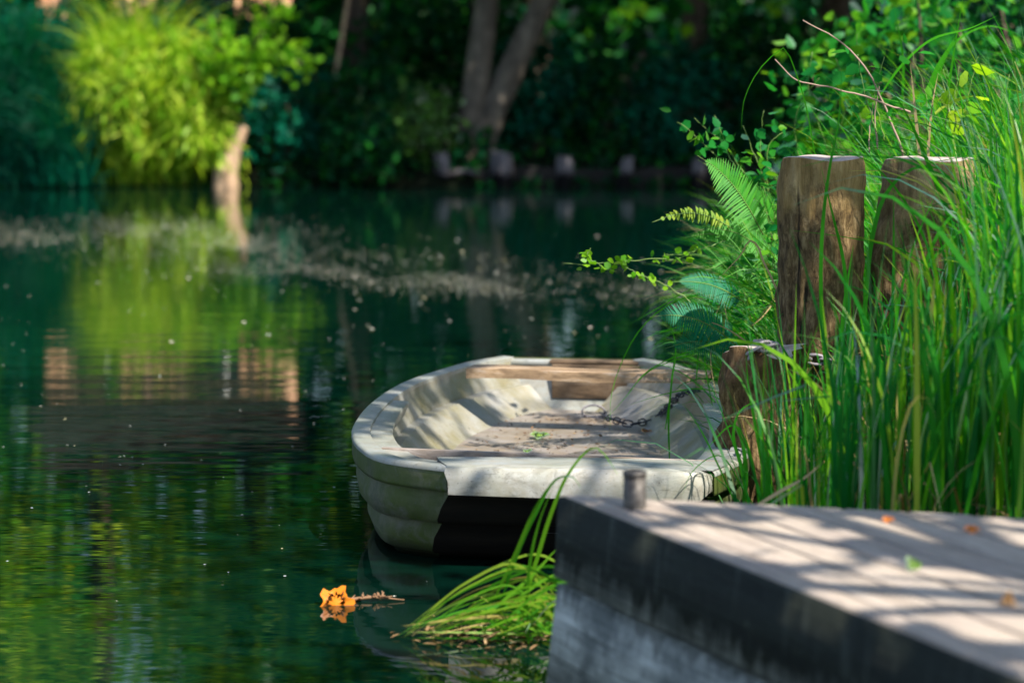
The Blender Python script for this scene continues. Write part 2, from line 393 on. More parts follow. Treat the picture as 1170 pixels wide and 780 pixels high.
# inner skin with its lapped strakes
INN = [(INS, .330), (.066, .300), (.108, .238), (.112, .224), (.152, .221), (.264, .122), (.285, .112), (.30, .100)]
def smoothn(n_):
    q = n_.copy()
    for _ in range(30): q[1:-1] = (q[:-2] + q[1:-1] * 2 + q[2:]) / 4
    return unit(q)
def inner(path, nrm):
    Gd = wall(path, smoothn(nrm), INN, False); base = wall(path, nrm, [(INS, z) for _, z in INN], False)
    for i in range(40):
        f = min(1, .40 + .6 * i / 12) if i < 12 else 1
        Gd[i, :, :2] = base[i, :, :2] * (1 - f) + Gd[i, :, :2] * f
    return Gd
il, ir = inner(Lp, NL), inner(Rp, NR)
m = MB(); m.grid(il, True); m.grid(ir)
o = under(m.build('inner_side', M_in, smooth=True), boat); o.modifiers.new('edges', 'EDGE_SPLIT').split_angle = R(30)
m = MB(); fl = np.stack([il[:, -2], il[:, -2] * .5 + ir[:, -2] * .5, ir[:, -2]], 1); fl[:, :, 2] = .112; m.grid(fl, True); under(m.build('floor_pan', M_floor), boat)
# stern: inner transom, top cap, motor pad
LA, RA = np.array([*Lp[-1], 0]), np.array([*Rp[-1], 0])
m = MB()
a, b = il[-1], ir[-1]
tz = [(.0, .328), (.0, .30), (.02, .22), (.04, .13), (.06, .10)]
Gt = np.zeros((7, len(tz), 3))
for k in range(7):
    u = k / 6
    for j, (back, z) in enumerate(tz):
        ww = .0 if z > .3 else (.3 - z) * .5
        q = LA * (1 - u) + RA * u; cc = (LA + RA) / 2
        q = cc + (q - cc) * (1.04 - ww * .4); Gt[k, j] = (q[0], q[1] - .05 - back * .9, z)
m.grid(Gt, True); under(m.build('transom', M_rim), boat)
def rotz(dirv):
    d = unit(np.asarray(dirv, float)); return np.array([[d[0], -d[1], 0], [d[1], d[0], 0], [0, 0, 1]])
sd = (RA - LA)[:2]; RS = rotz(sd); sc_ = (LA + RA) / 2; sw = np.linalg.norm(sd)
m = MB(); m.box(sc_ + np.array([0, -.012, .318]), (sw + .03, .085, .026), RS); under(m.build('transom_cap', M_rim, bevel=.008), boat)
pc = P(681, 430, d=10.60); pw = 102 * 10.6 / F
m = MB(); m.box((pc[0], 10.60, .235), (pw, .03, .16), RS); m.box((pc[0] + .005, 10.655, .325), (pw + .02, .11, .016), RS)
under(m.build('motor_pad', M_woodd, bevel=.004), boat)
# aft seat plank across the gunwales
A1, A2 = P(537, 418, z=.385), P(812, 425.5, z=.385)
m = MB(); nseg = 14; Gp = np.zeros((nseg, 5, 3)); sdir = unit((A2 - A1)[:2]); sn = np.array([-sdir[1], sdir[0]])
for k in range(nseg):
    u = k / (nseg - 1); q = A1 * (1 - u) + A2 * u
    for j, (o_, z) in enumerate([(-.075, .340), (-.075, .383), (.075, .383), (.075, .340), (-.075, .340)]):
        Gp[k, j] = (q[0] + sn[0] * o_, q[1] + sn[1] * o_, z + .004 * math.sin(u * 9))
m.grid(Gp, True)
for e in (0, nseg - 1): m.add(Gp[e, :4], [(0, 1, 2, 3) if e else (3, 2, 1, 0)])
under(m.build('seat_plank', M_wood, bevel=.003), boat)
# ledges inside the bow quarters
for (pth, nr_, fl_) in ((Lp, NL, False), (Rp, NR, True)):
    n_ = 22; Gl = []
    for i in range(1, n_):
        wd = .105 - .045 * (i / n_)
        row = [(INS + .001, .336), (INS + wd, .332), (INS + wd, .316), (INS + wd - .02, .27)]
        Gl.append([(*(pth[i] + nr_[i] * a_), z_) for a_, z_ in row])
    m = MB(); m.grid(np.array(Gl), fl_); under(m.build('bow_ledge', M_rim, smooth=False), boat)
# bow deck, front plate, bulkhead board
B1, B2 = np.array([*Lp[0], 0]), np.array([*Rp[0], 0]); bd = (B2 - B1)[:2]; RB = rotz(bd); bw = np.linalg.norm(bd); bc = (B1 + B2) / 2
fw = np.array([-unit(bd)[1], unit(bd)[0], 0])
m = MB(); Gd = np.zeros((12, 3, 3))
for k in range(12):
    u = k / 11
    q = B1 * (1 - u) + B2 * u
    for j, t in enumerate((-.01, .1, .2)):
        qq = q + fw * t; ex = (.02 + .22 * t) * (-1 if u < .5 else 1) * abs(2 * u - 1) ** 3 * (t > 0)
        Gd[k, j] = (qq[0] + ex, qq[1], .3535 + .006 * math.sin(math.pi * u) - .004 * (j == 2))
m.grid(Gd, True); m.grid(np.stack([Gd[:, 2], Gd[:, 2] - np.array([0, 0, .045])], 1), True); under(m.build('bow_deck', M_rim), boat)
m = MB(); NP = 24; ring = []
for k in range(NP + 1):
    u = k / NP; q = B1 * (1 - u) + B2 * u - fw * .075
    end = max(0, (u - .93) / .07); drop = .03 * end ** 2
    q = q + fw * .07 * end ** 2
    top = .353 + .005 * math.sin(math.pi * u) - drop * .6; bot = .268 - .012 * u + drop
    if k == 0: bot += .0
    ring.append([(q + fw * .07 + np.array([0, 0, top + .003])), (q + fw * .012 + np.array([0, 0, top + .002])), (q + np.array([0, 0, top - .012])), (q - fw * .006 + np.array([0, 0, (top + bot) / 2])), (q + np.array([0, 0, bot])), (q + fw * .09 + np.array([0, 0, bot + .004]))])
ring = np.array(ring); ring[0, 3:, 0] += .012
m.grid(ring, True); m.add(ring[0], [(0, 1, 2, 3, 4, 5)]); m.add(ring[-1], [(5, 4, 3, 2, 1, 0)])
under(m.build('front_plate', M_plate, smooth=True), boat).modifiers.new('edges', 'EDGE_SPLIT').split_angle = R(40)
K1, K2 = P(436, 512, z=.338), P(828, 528, z=.338); kd = (K2 - K1)[:2]
m = MB(); m.box((K1 + K2) / 2 + np.array([0, .008, -.02]), (np.linalg.norm(kd), .022, .045), rotz(kd)); under(m.build('bulkhead_board', M_woodg, bevel=.003), boat)

# ------------------------------------------------------------------ landing stage
M_deck = None
def deck_mat():
    s = NT('deck_wood'); r0 = s.coord((1, 1, 1), rot=(0, 0, R(-23)))
    def sc(x): mp = s.n('ShaderNodeMapping'); mp.inputs['Scale'].default_value = x; s.l(r0, mp.inputs[0]); return mp.outputs[0]
    v = sc((34, 2.2, 30)); f = s.noise(v, 1, 7, .7, .4); crk = s.noise(sc((110, 2.0, 60)), 1, 3, .5, .3); pit = s.noise(sc((60, 25, 60)), 1, 4, .7); v2 = s.coord(); g = s.noise(v2, 4, 5, .6); k = s.noise(v2, 55, 4, .6)
    gi = s.n('ShaderNodeNewGeometry')
    col = s.ramp(f, [(.25, (.20, .16, .125)), (.5, (.39, .325, .265)), (.78, (.54, .465, .395))])
    col = s.mix(s.ramp(g, [(.45, 0.), (.7, .45)]), col, (.27, .22, .20))
    col = s.mix(s.ramp(k, [(.6, 0.), (.72, .5)]), col, (.14, .11, .1))
    col = s.mix(s.ramp(crk, [(.30, .85), (.37, 0.)]), col, (.05, .04, .032)); col = s.mix(s.ramp(pit, [(.62, 0.), (.7, .5)]), col, (.13, .12, .08))
    tint = s.ramp(gi.outputs['Random Per Island'], [(0, .72), (1, 1.12)])
    return s.pbr(s.mix(1.0, col, tint, 'MULTIPLY'), .85, s.bump(s.math('ADD', f, s.math('MULTIPLY', k, .5)), .004), Specular_IOR_Level=.25)
M_deck = deck_mat()
def fascia(name, z0, z1, top_dark):
    s = NT(name); tc = s.coord(); sx = s.n('ShaderNodeSeparateXYZ'); s.l(tc, sx.inputs[0])
    grain = s.noise(s.coord((2.2, 2.2, 40)), 1, 7, .7, .6); run = s.noise(s.coord((26, 26, 1.3)), 1, 6, .7); blot = s.noise(tc, 5, 6, .7); fine = s.noise(tc, 45, 4, .65)
    grey = s.ramp(grain, [(.3, (.15, .155, .13)), (.5, (.36, .365, .32)), (.7, (.50, .50, .44))])
    grey = s.mix(s.ramp(blot, [(.4, .75), (.6, 0.)]), grey, (.055, .065, .06))
    dark = s.ramp(grain, [(.35, (.005, .007, .005)), (.7, (.017, .022, .015))])
    dark = s.mix(s.ramp(run, [(.56, 0.), (.72, .8)]), dark, (.07, .08, .065))
    dark = s.mix(s.ramp(blot, [(.55, 0.), (.75, .5)]), dark, (.05, .05, .03))
    # tar stain that reaches unevenly down the upper board
    h = s.math('DIVIDE', s.math('SUBTRACT', sx.outputs[2], z0), z1 - z0)
    h = s.math('ADD', h, s.math('ADD', s.math('MULTIPLY', s.math('SUBTRACT', run, .5), .9), s.math('MULTIPLY', s.math('SUBTRACT', blot, .5), .9)))
    f = s.ramp(h, [(.02, 0.), (.30, 1.)]) if top_dark else s.ramp(h, [(.9, 0.), (1.35, .6)])
    col = s.mix(f, grey, dark)
    col = s.mix(s.ramp(fine, [(.66, 0.), (.75, .6)]), col, (.16, .17, .12)); col = s.mix(s.ramp(fine, [(.25, .7), (.34, 0.)]), col, (.01, .01, .01))
    return s.pbr(col, .75, s.bump(s.math('ADD', grain, s.math('MULTIPLY', fine, .4)), .008), Specular_IOR_Level=.25)
M_fdark = fascia('tarred_board', .352, .567, True)
M_fgrey = fascia('grey_board', .05, .343, False)
DZ = .567
C0 = P(643, 565, z=DZ); C1 = P(1170, 775, z=DZ); C2 = P(1170, 591, z=DZ)
ed = unit((C1 - C0)[:2]); inn = np.array([-ed[1], ed[0]]); inn = inn if inn[0] > 0 else -inn
bk = unit((C2 - C0)[:2])
dock = thing('landing_stage', 'grey plank landing stage with dark side boards by the water', 'jetty', (float(C0[0]), float(C0[1]), 0))
LEN = 4.6
def strip(u0, u1, z0, z1, name, mat, start=0.0, end=LEN, bevel=.004):
    """board parallel to the water edge, u measured along the back edge"""
    m = MB(); V = []
    for z in (z0, z1):
        for t in (start, end):
            for u in (u0, u1):
                q = C0[:2] + bk * u + ed * t; V.append((q[0], q[1], z))
    m.add(V, [(0, 2, 3, 1), (4, 5, 7, 6), (0, 1, 5, 4), (2, 6, 7, 3), (0, 4, 6, 2), (1, 3, 7, 5)])
    return under(m.build(name, mat, bevel=bevel), dock)
strip(.0, .085, DZ - .035, DZ + .003, 'edge_board', M_deck, bevel=.010)
u = .092
while u < 3.4:
    wd = .145; strip(u, u + wd, DZ - .03, DZ + random.uniform(-.002, .002), 'deck_board', M_deck, .0); u += wd + .012
def side_board(top, bot, otop, obot, name, mat, n=34, edge_noise=.0):
    m = MB(); Gd = np.zeros((n, 4, 3)); nor = -inn
    for i in range(n):
        t = LEN * i / (n - 1)
        for j, (off, z) in enumerate([(0.0 - .03, top), (otop, top), (obot, bot), (-.03, bot)]):
            zz = z + (edge_noise * math.sin(t * 7.3 + z * 40) * math.sin(t * 3.1) if j in (2, 3) else 0)
            q = C0[:2] + ed * t + nor * off; Gd[i, j] = (q[0], q[1], zz)
    m.grid(Gd, True); m.add(Gd[0], [(0, 1, 2, 3)]); return under(m.build(name, mat), dock)
side_board(DZ - .004, .357, .012, .026, 'upper_side_board', M_fdark, edge_noise=.006)
side_board(.336, .05, .014, .050, 'lower_side_board', M_fgrey)
side_board(.046, -.4, .03, .05, 'footing_board', M_fdark)
m = MB(); V = []
for z in (DZ - .036, -.4):
    for u_ in (0.02, 3.4):
        q = C0[:2] + bk * u_ + ed * .0 ; V.append((q[0], q[1], z))
m.add(V, [(0, 1, 3, 2)]); under(m.build('back_board', M_fdark), dock)
pp = P(725, 580, z=DZ)
m = MB(); r_ = .028; a_ = np.linspace(0, 2 * math.pi, 24, endpoint=False)
pts = [(0, r_), (.078, r_), (.078, r_ * .99), (.079, r_ * 1.06), (.092, r_ * 1.06), (.094, r_ * .98), (.094, r_ * .8), (.04, r_ * .78)]
Gd = np.array([[(pp[0] + rr * math.cos(x), pp[1] + rr * math.sin(x), DZ + h) for x in np.append(a_, a_[0])] for h, rr in pts]); m.grid(Gd)
s = NT('worn_steel'); M_steel = s.pbr(s.ramp(s.noise(s.coord(), 60, 4), [(.35, (.05, .042, .036)), (.7, (.13, .115, .10))]), .55, Metallic=.4)
under(m.build('steel_pipe', M_steel, smooth=True), dock)

# ------------------------------------------------------------------ mooring stumps
def stump_mat(name, dark, mid, light, z_bark):
    s = NT(name); v = s.coord(); sx = s.n('ShaderNodeSeparateXYZ'); s.l(v, sx.inputs[0])
    g = s.noise(s.coord((22, 22, 3.2)), 1, 7, .7, .5); k = s.noise(s.coord((44, 44, 17)), 1, 6, .75, .4); b = s.noise(v, 7, 5, .65); cr = s.noise(s.coord((34, 34, 1.6)), 1, 3, .5, .3)
    wood = s.ramp(g, [(.28, dark), (.5, mid), (.72, light)])
    bark = s.ramp(k, [(.30, (.020, .012, .006)), (.5, (.13, .085, .036)), (.7, (.33, .235, .12))])
    h = s.math('ADD', sx.outputs[2], s.math('MULTIPLY', s.math('SUBTRACT', b, .5), .55))
    f = s.ramp(s.math('SUBTRACT', h, z_bark - .5), [(.46, 1.), (.54, 0.)])
    col = s.mix(f, wood, bark); col = s.mix(s.ramp(cr, [(.30, .9), (.37, 0.)]), col, (.012, .008, .005))
    h2 = s.math('ADD', g, s.math('ADD', s.math('MULTIPLY', k, .7), s.math('MULTIPLY', cr, .6)))
    return s.pbr(col, .9, s.bump(h2, .022), Specular_IOR_Level=.2)
M_stump = stump_mat('stump_wood', (.08, .05, .018), (.30, .195, .075), (.46, .33, .16), 1.2)
M_stump2 = stump_mat('stump_grey', (.08, .05, .022), (.31, .21, .10), (.47, .35, .2), 1.12)
M_rot = stump_mat('rotten_wood', (.018, .012, .008), (.13, .072, .032), (.34, .22, .12), .62)
s = NT('cut_wood'); v = s.coord(); M_cut = s.pbr(s.ramp(s.noise(v, 30, 5, .6), [(.3, (.2, .15, .12)), (.7, (.42, .36, .33))]), .85)
def stump(name, label, x, y, r, ztop, zbot, mat, tilt=(0, 0), flare=.0, lump=.05, knobs=(), seed=0, chip=.0, rough_=.02):
    t = thing(name, label, 'stump', (x, y, max(0, zbot)))
    n, kz = 72, 90; rr = np.random.default_rng(seed); ph = rr.uniform(0, 6.28, 8)
    ka = rr.integers(2, 26, 26); wv = np.stack([ka, rr.normal(0, 30, 26), rr.uniform(0, 6.28, 26), 1.0 / (2 + ka * .35)], 1)
    Gd = np.zeros((kz, n + 1, 3)); an = np.linspace(0, 2 * math.pi, n + 1)
    for k in range(kz):
        u_ = k / (kz - 1); z = zbot + (ztop - zbot) * u_; q = 1 - u_
        rad = r * (1 + flare * q ** 2) * (1 + lump * (np.sin(2 * an + ph[0] + z * 2) * .5 + np.sin(3 * an + ph[1] - z * 3) * .4 + np.sin(7 * an + ph[2] + z * 1.5) * .22 + np.sin(12 * an + ph[3]) * .16 + np.sin(19 * an + ph[4] + 2*z) * .10))
        for q_ in range(26):
            rad = rad + rough_ * r * wv[q_, 3] * np.sin(wv[q_, 0] * an + wv[q_, 1] * z + wv[q_, 2])
        for (a0, z0, amp, sa, sz) in knobs:
            da = (an - a0 + math.pi) % (2 * math.pi) - math.pi
            rad = rad + amp * np.exp(-(da / sa) ** 2 - ((z - z0) / sz) ** 2)
        zz = z + (chip * np.sin(3 * an + ph[5]) * u_ ** 8)
        if k == kz - 1: rad = rad * .985
        Gd[k, :, 0] = x + tilt[0] * (z - ztop) + rad * np.cos(an); Gd[k, :, 1] = y + tilt[1] * (z - ztop) + rad * np.sin(an); Gd[k, :, 2] = zz
    m = MB(); m.grid(Gd); under(m.build('trunk', mat, smooth=True), t)
    m = MB(); top = Gd[-1, :-1]; cen = top.mean(0)
    rings = [cen + (top - cen) * f + np.array([0, 0, .006 * (1 - f) + .003]) for f in (1, .96, .7, .4, .15)]
    rings[0] = top
    g2 = np.array([np.vstack([r_, r_[:1]]) for r_ in rings]); m.grid(g2); m.add(np.vstack([rings[-1]]), [tuple(range(n))])
    under(m.build('cut_top', M_cut), t); return t
pL = P(941, 181, d=8.3); pR = P(1061, 182, d=8.4)
stump('tree_stump', 'tall brown post stump with flat sawn top, nearer the boat', pL[0], 8.3, .148, pL[2], -.1, M_stump, (.0, 0), .06, .05, [(math.pi * 1.05, 1.2, .02, .5, .12), (math.pi * 1.45, .95, .012, .5, .3)], 3, .007, .04)
stump('tree_stump', 'wider grey brown stump with split bark, right of the tall post stump', pR[0], 8.4, .168, pR[2], -.1, M_stump2, (.03, 0), .12, .05, [(math.pi * 1.1, .95, .05, .4, .25)], 8, .005, .04)
rl = P(878, 402, d=8.02)
stump('tree_stump', 'low rotten stump with crumbling orange wood against the boat side', rl[0], 8.02, .135, rl[2] + .01, -.15, M_rot, (.02, 0), .25, .22, [(math.pi * 1.2, .5, .04, .4, .1), (math.pi * 1.6, .35, .04, .5, .12), (math.pi * .95, .6, .03, .5, .06)], 5, .022, .11)

# ------------------------------------------------------------------ chains
M_chain = NT('chain_steel').pbr((.045, .05, .065), .45, Metallic=.6)
M_chain2 = NT('dull_chain').pbr((.22, .2, .22), .6, Metallic=.3)
def chain(pts, link=.042, wid=.022, r=.0035, roll=.4):
    pts = smooth_path(pts, 400); d = np.concatenate([[0], np.cumsum(np.linalg.norm(np.diff(pts, axis=0), axis=1))])
    m = MB(); step = link * .74; n = int(d[-1] / step)
    for i in range(n):
        c0 = np.array([np.interp(i * step + step / 2, d, pts[:, k]) for k in range(3)]); c1 = np.array([np.interp(min(i * step + step / 2 + .004, d[-1]), d, pts[:, k]) for k in range(3)])
        t = unit(c1 - c0) if np.linalg.norm(c1 - c0) > 1e-6 else np.array([1., 0, 0]); s_ = unit(np.cross(t, [0, 0, 1.0])); up = np.cross(s_, t)
        ang = roll + (i % 2) * math.pi / 2; sv = s_ * math.cos(ang) + up * math.sin(ang)
        q = []
        for k in range(13):
            a = 2 * math.pi * k / 12; ca = math.cos(a); q.append(c0 + t * (np.sign(ca) * (link / 2 - wid / 2) * min(1, abs(ca) * 3) + ca * wid / 2) + sv * math.sin(a) * wid / 2)
        m.tube(q, r, 6, False)
    return m
ch = chain([P(688, 472, d=10.2), P(700, 479, z=.142), P(722, 484, z=.138), P(745, 479, z=.145), P(762, 466, d=9.75), P(776, 452, d=9.6), P(800, 445, d=9.3)], .055, .03, .0034).build('mooring_chain', M_chain, smooth=True)
tag(ch, 'dark steel chain hanging across the boat floor from the stern', 'chain')
ringm = MB(); rc = P(678, 470, d=10.3); a_ = np.linspace(0, 2 * math.pi, 25)
ringm.tube([rc + np.array([.052 * math.cos(x), .01 * math.sin(x), .028 * math.sin(x)]) for x in a_], .0045, 8, False)
tag(ringm.build('iron_ring', M_chain2, smooth=True), 'worn grey iron ring on the boat floor holding the dark chain', 'ring')
pts = [P(842, 425, d=7.95), P(856, 405, d=7.9), P(872, 397, d=7.9), P(888, 398, d=8.0)]
for k in range(9):
    a = math.pi * (1.02 + .9 * k / 8); pts.append(np.array([pL[0] + .172 * math.cos(a), 8.3 + .172 * math.sin(a), .655 - .035 * math.sin(k / 8 * 1.5)]))
ch = chain(pts, .062, .036, .0065).build('mooring_chain', M_chain2, smooth=True)
tag(ch, 'heavy grey chain looped round the foot of the tall post stump', 'chain')
ch = chain([P(846, 515, d=7.75), P(842, 530, d=7.68), P(836, 545, d=7.6), P(832, 556, d=7.55)], .05, .028, .004).build('mooring_chain', M_chain, smooth=True)
tag(ch, 'short dark chain hanging at the right end of the boat bow', 'chain')

# ------------------------------------------------------------------ grass and plants of the near bank
def ribbon(pts, wid, face=None, tip=True):
    """one hand-placed blade along points"""
    pts = smooth_path(pts, 22); s_ = np.linspace(0, 1, 22)
    T = unit(np.gradient(pts, axis=0)); view = unit(pts - np.array([0, 0, CAMH]))
    sidev = unit(np.cross(T, view)); f = .35 if face is None else face
    sidev = unit(sidev + view * f)
    pr = np.minimum(1, .5 + 3 * s_) * (1 - np.clip((s_ - .4) / .6, 0, 1) ** 1.7) if tip else np.ones(22)
    pr = np.maximum(pr, .05)[:, None] * wid / 2
    V = np.stack([pts - sidev * pr, pts + sidev * pr], 1).reshape(-1, 3)
    return V, np.array([[2*i, 2*i+1, 2*i+3, 2*i+2] for i in range(21)])
def pxline(l, d): 
    """d: single depth or (first, last)"""
    d0, d1 = (d, d) if isinstance(d, (int, float)) else d
    return np.array([P(x, y, d=d0 + (d1 - d0) * i / (len(l) - 1)) for i, (x, y) in enumerate(l)])

# dense sedge between landing and stumps
def sedge():
    m = MB()
    N = 1450
    y = rng.uniform(6.05, 8.9, N); px = 850 + (rng.beta(1.3, .9, N)) * 420
    x = (px - CX) * y / F
    top = np.interp(px, [845, 890, 930, 985, 1010, 1060, 1110, 1150, 1270], [505, 475, 410, 365, 345, 330, 270, 160, 110])
    top = top + rng.exponential(70, N) - 25 + rng.normal(0, 18, N)
    front_open = (px < 1000) & (y < 8.1)
    z0 = bank_z(x, y); ztop = CAMH - (top - 102) * y / F
    H = np.clip(ztop - z0, .16, 1.6)
    k = (z0 > -.2) & (rng.random(N) < np.where(y > 8.0, .5, 1))
    x, y, z0, H = x[k], y[k], z0[k], H[k]; n = len(x)
    V, Fc = blades(np.stack([x, y, z0 - .05], 1), H * rng.uniform(1.0, 1.22, n) + .05, rng.uniform(0, 6.28, n), np.abs(rng.normal(.02, .10, n)), np.where(rng.random(n) < .5, rng.exponential(.25, n), np.clip(rng.exponential(1.0, n), .3, 2.4)), rng.uniform(.007, .023, n), 9, .8, 2.2,
                   np.where(rng.random(n) < .08, rng.uniform(.5, .85, n), 2.0))
    m.addnp(V, Fc)
    N = 130; y = rng.uniform(6.3, 7.7, N); px = rng.uniform(852, 960, N); x = (px - CX) * y / F; z0 = bank_z(x, y); top = rng.uniform(340, 500, N); H = np.clip(CAMH - (top - 102) * y / F - z0, .15, 1.2)
    V, Fc = blades(np.stack([x, y, z0 - .03], 1)[z0 > -.3], (H * 1.1)[z0 > -.3], rng.uniform(0, 6.28, N)[z0 > -.3], np.abs(rng.normal(.04, .12, N))[z0 > -.3], rng.exponential(.5, N)[z0 > -.3], rng.uniform(.006, .016, N)[z0 > -.3], 9, .8, 2.0); m.addnp(V, Fc)
    # leaning over the right stump and out of frame
    N = 80; y = rng.uniform(6.6, 8.6, N); px = rng.uniform(1160, 1300, N); x = (px - CX) * y / F
    V, Fc = blades(np.stack([x, y, bank_z(x, y)], 1), rng.uniform(.8, 1.5, N), rng.normal(math.pi, .9, N), rng.uniform(.0, .2, N), rng.uniform(.5, 2.1, N), rng.uniform(.009, .02, N), 10, .7, 1.8)
    m.addnp(V, Fc)
    # dead stems and straw low in the stand
    N = 160; y = rng.uniform(6.05, 7.6, N); px = rng.uniform(860, 1240, N); x = (px - CX) * y / F
    V, Fc = blades(np.stack([x, y, bank_z(x, y)], 1), rng.uniform(.2, .65, N), rng.uniform(0, 6.28, N), np.abs(rng.normal(.3, .5, N)), rng.uniform(.0, 1.6, N), rng.uniform(.004, .012, N), 6, .8, 1.5, np.where(rng.random(N) < .4, rng.uniform(.3, .8, N), 2.0))
    tag(mesh_np('dead_grass', V, [Fc], leaf_mat('dead_grass', [(0, (.16, .10, .04)), (.6, (.34, .24, .11)), (1, (.48, .38, .2))], .3, .01)), 'dry straw and dead stems tangled at the foot of the sedge', 'dead grass', kind='stuff')
    return m.build('sedge', G['sedge'])
tag(sedge(), 'dense upright green sedge leaves growing between landing stage and stumps', 'sedge', kind='stuff')

def long_grass():
    m = MB()
    N = 9000; y = rng.uniform(8.6, 12.5, N); off = rng.beta(1, 1.6, N) * 3.2 - .02; x = bank_x(y) + off
    z0 = bank_z(x, y); H = rng.uniform(.35, 1.05, N) * np.interp(off, [0, .3, 1, 3], [.75, 1.0, 1.15, 1.2])
    az = np.where(rng.random(N) < .6, rng.normal(math.pi * 1.05, .8, N), rng.uniform(0, 6.28, N))
    V, Fc = blades(np.stack([x, y, z0 - .03], 1), H, az, np.abs(rng.normal(.1, .2, N)), rng.uniform(.6, 2.6, N), rng.uniform(.004, .012, N), 8, .6, 1.4)
    m.addnp(V, Fc)
    N = 950; y = rng.uniform(8.9, 11.5, N); px = rng.uniform(985, 1300, N); x = (px - CX) * y / F; z0 = bank_z(x, y)
    top = np.interp(px, [985, 1060, 1170, 1300], [190, 130, 60, 40]) + rng.exponential(45, N); H = np.clip(CAMH - (top - 102) * y / F - z0, .3, 1.9)
    V, Fc = blades(np.stack([x, y, z0], 1), H * 1.25, rng.normal(math.pi * 1.1, 1.4, N), np.abs(rng.normal(.08, .12, N)), rng.uniform(.6, 2.3, N), rng.uniform(.006, .014, N), 9, .7, 2.0); m.addnp(V, Fc)
    N = 3500; y = rng.uniform(12.5, 19, N); off = rng.beta(1, 1.4, N) * 5; x = bank_x(y) + off
    V, Fc = blades(np.stack([x, y, bank_z(x, y) - .03], 1), rng.uniform(.5, 1.2, N), rng.uniform(0, 6.28, N), np.abs(rng.normal(.1, .2, N)), rng.uniform(.4, 2.0, N), rng.uniform(.008, .016, N), 6, .6, 1.4)
    m.addnp(V, Fc)
    return m.build('grass', G['grass'])
tag(long_grass(), 'fine drooping bright green grass covering the bank behind the stumps', 'grass', kind='stuff')

def hero(name, label, cat, lines, mat, group=None, part='blade'):
    """a plant of a few hand-placed blades; lines: (pixels, depth, width)"""
    b0 = pxline(lines[0][0], lines[0][1])[0]
    if len(lines) == 1:
        m = MB(); m.addnp(*ribbon(pxline(lines[0][0], lines[0][1]), lines[0][2])); return tag(m.build(name, mat, loc=b0), label, cat, group)
    t = thing(name, label, cat, tuple(b0), group)
    for l, d, wd in lines:
        m = MB(); m.addnp(*ribbon(pxline(l, d), wd)); under(m.build(part, mat), t)
    return t
hero('sedge_tussock', 'arching blue green sedge leaves bending across both sawn stumps', 'sedge', [
    ([(985, 420), (990, 330), (998, 265), (1012, 222), (1040, 194), (1066, 190), (1092, 210), (1104, 226)], 7.6, .016),
    ([(1090, 420), (1098, 330), (1085, 250), (1062, 190), (1045, 150), (1030, 120), (1012, 95)], 7.5, .02),
    ([(1130, 470), (1122, 350), (1108, 270), (1085, 205), (1040, 172), (990, 168), (960, 160)], 7.7, .009),
    ([(1055, 470), (1050, 380), (1058, 300), (1075, 262), (1098, 235), (1130, 205), (1165, 175)], 7.4, .014),
    ([(1040, 450), (1043, 360), (1060, 305), (1100, 262), (1145, 230), (1170, 215)], 7.3, .012),
    ([(948, 460), (940, 380), (938, 300), (942, 235), (950, 180), (958, 140), (962, 70)], 7.4, .013),
    ([(975, 440), (968, 370), (964, 300), (950, 240), (938, 190)], 7.5, .013),
    ([(962, 480), (960, 410), (966, 340), (975, 280)], 7.3, .016),
    ([(1020, 470), (1019, 380), (1021, 300), (1021, 215)], 7.5, .011),
    ([(1005, 520), (1018, 430), (1030, 330), (1048, 270), (1074, 212)], 7.3, .012),
    ([(1098, 480), (1078, 380), (1066, 300), (1040, 240), (1010, 200), (985, 180), (955, 172), (930, 150)], 7.45, .010),
    ([(1110, 500), (1090, 330), (1040, 290), (960, 270), (903, 263)], 7.6, .007),
    ([(1150, 470), (1136, 300), (1133, 190), (1132, 100), (1134, 78)], 7.2, .015),
    ([(1165, 420), (1168, 250), (1160, 150), (1148, 105), (1136, 76)], 7.2, .013),
    ], G['sedge'])
hero('bent_grass', 'long thin blade arching against the dark water beside the dry twigs', 'grass', [
    ([(945, 260), (930, 170), (918, 110), (905, 72), (897, 55), (878, 68), (862, 88), (850, 115), (847, 148)], 8.6, .005)], G['grass'])
hero('dry_grass', 'straw coloured grass blade bent to a sharp peak left of the stump', 'grass', [
    ([(898, 360), (885, 325), (872, 298), (861, 276), (859, 275), (846, 292), (830, 309), (818, 322)], 8.4, .008)], G['dry_grass'])
hero('grass_tuft', 'loose pale grass blades drooping from the bank over the boat stern', 'grass', [
    ([(905, 350), (870, 345), (820, 335), (770, 345), (735, 372), (712, 410), (698, 455), (697, 490)], (9.3, 9.3), .006),
    ([(890, 372), (840, 385), (790, 405), (740, 425), (705, 465), (690, 480)], 9.4, .006),
    ([(760, 490), (765, 460), (768, 430), (772, 395), (762, 360)], 9.2, .008),
    ([(765, 525), (764, 480), (767, 440), (772, 412)], 9.0, .008),
    ([(880, 390), (820, 395), (770, 408), (735, 428), (715, 455)], 9.3, .007),
    ([(870, 330), (815, 322), (780, 335), (755, 350), (720, 370)], 9.5, .005),
    ([(840, 455), (800, 444), (760, 450), (720, 462)], 9.2, .005),
    ([(815, 470), (805, 400), (815, 340), (835, 290), (850, 280)], 9.1, .006),
    ([(795, 440), (800, 390), (812, 345), (820, 310)], 9.2, .006),
    ([(860, 440), (830, 380), (815, 365), (780, 372), (740, 385)], 8.9, .007),
    ], G['grass'])
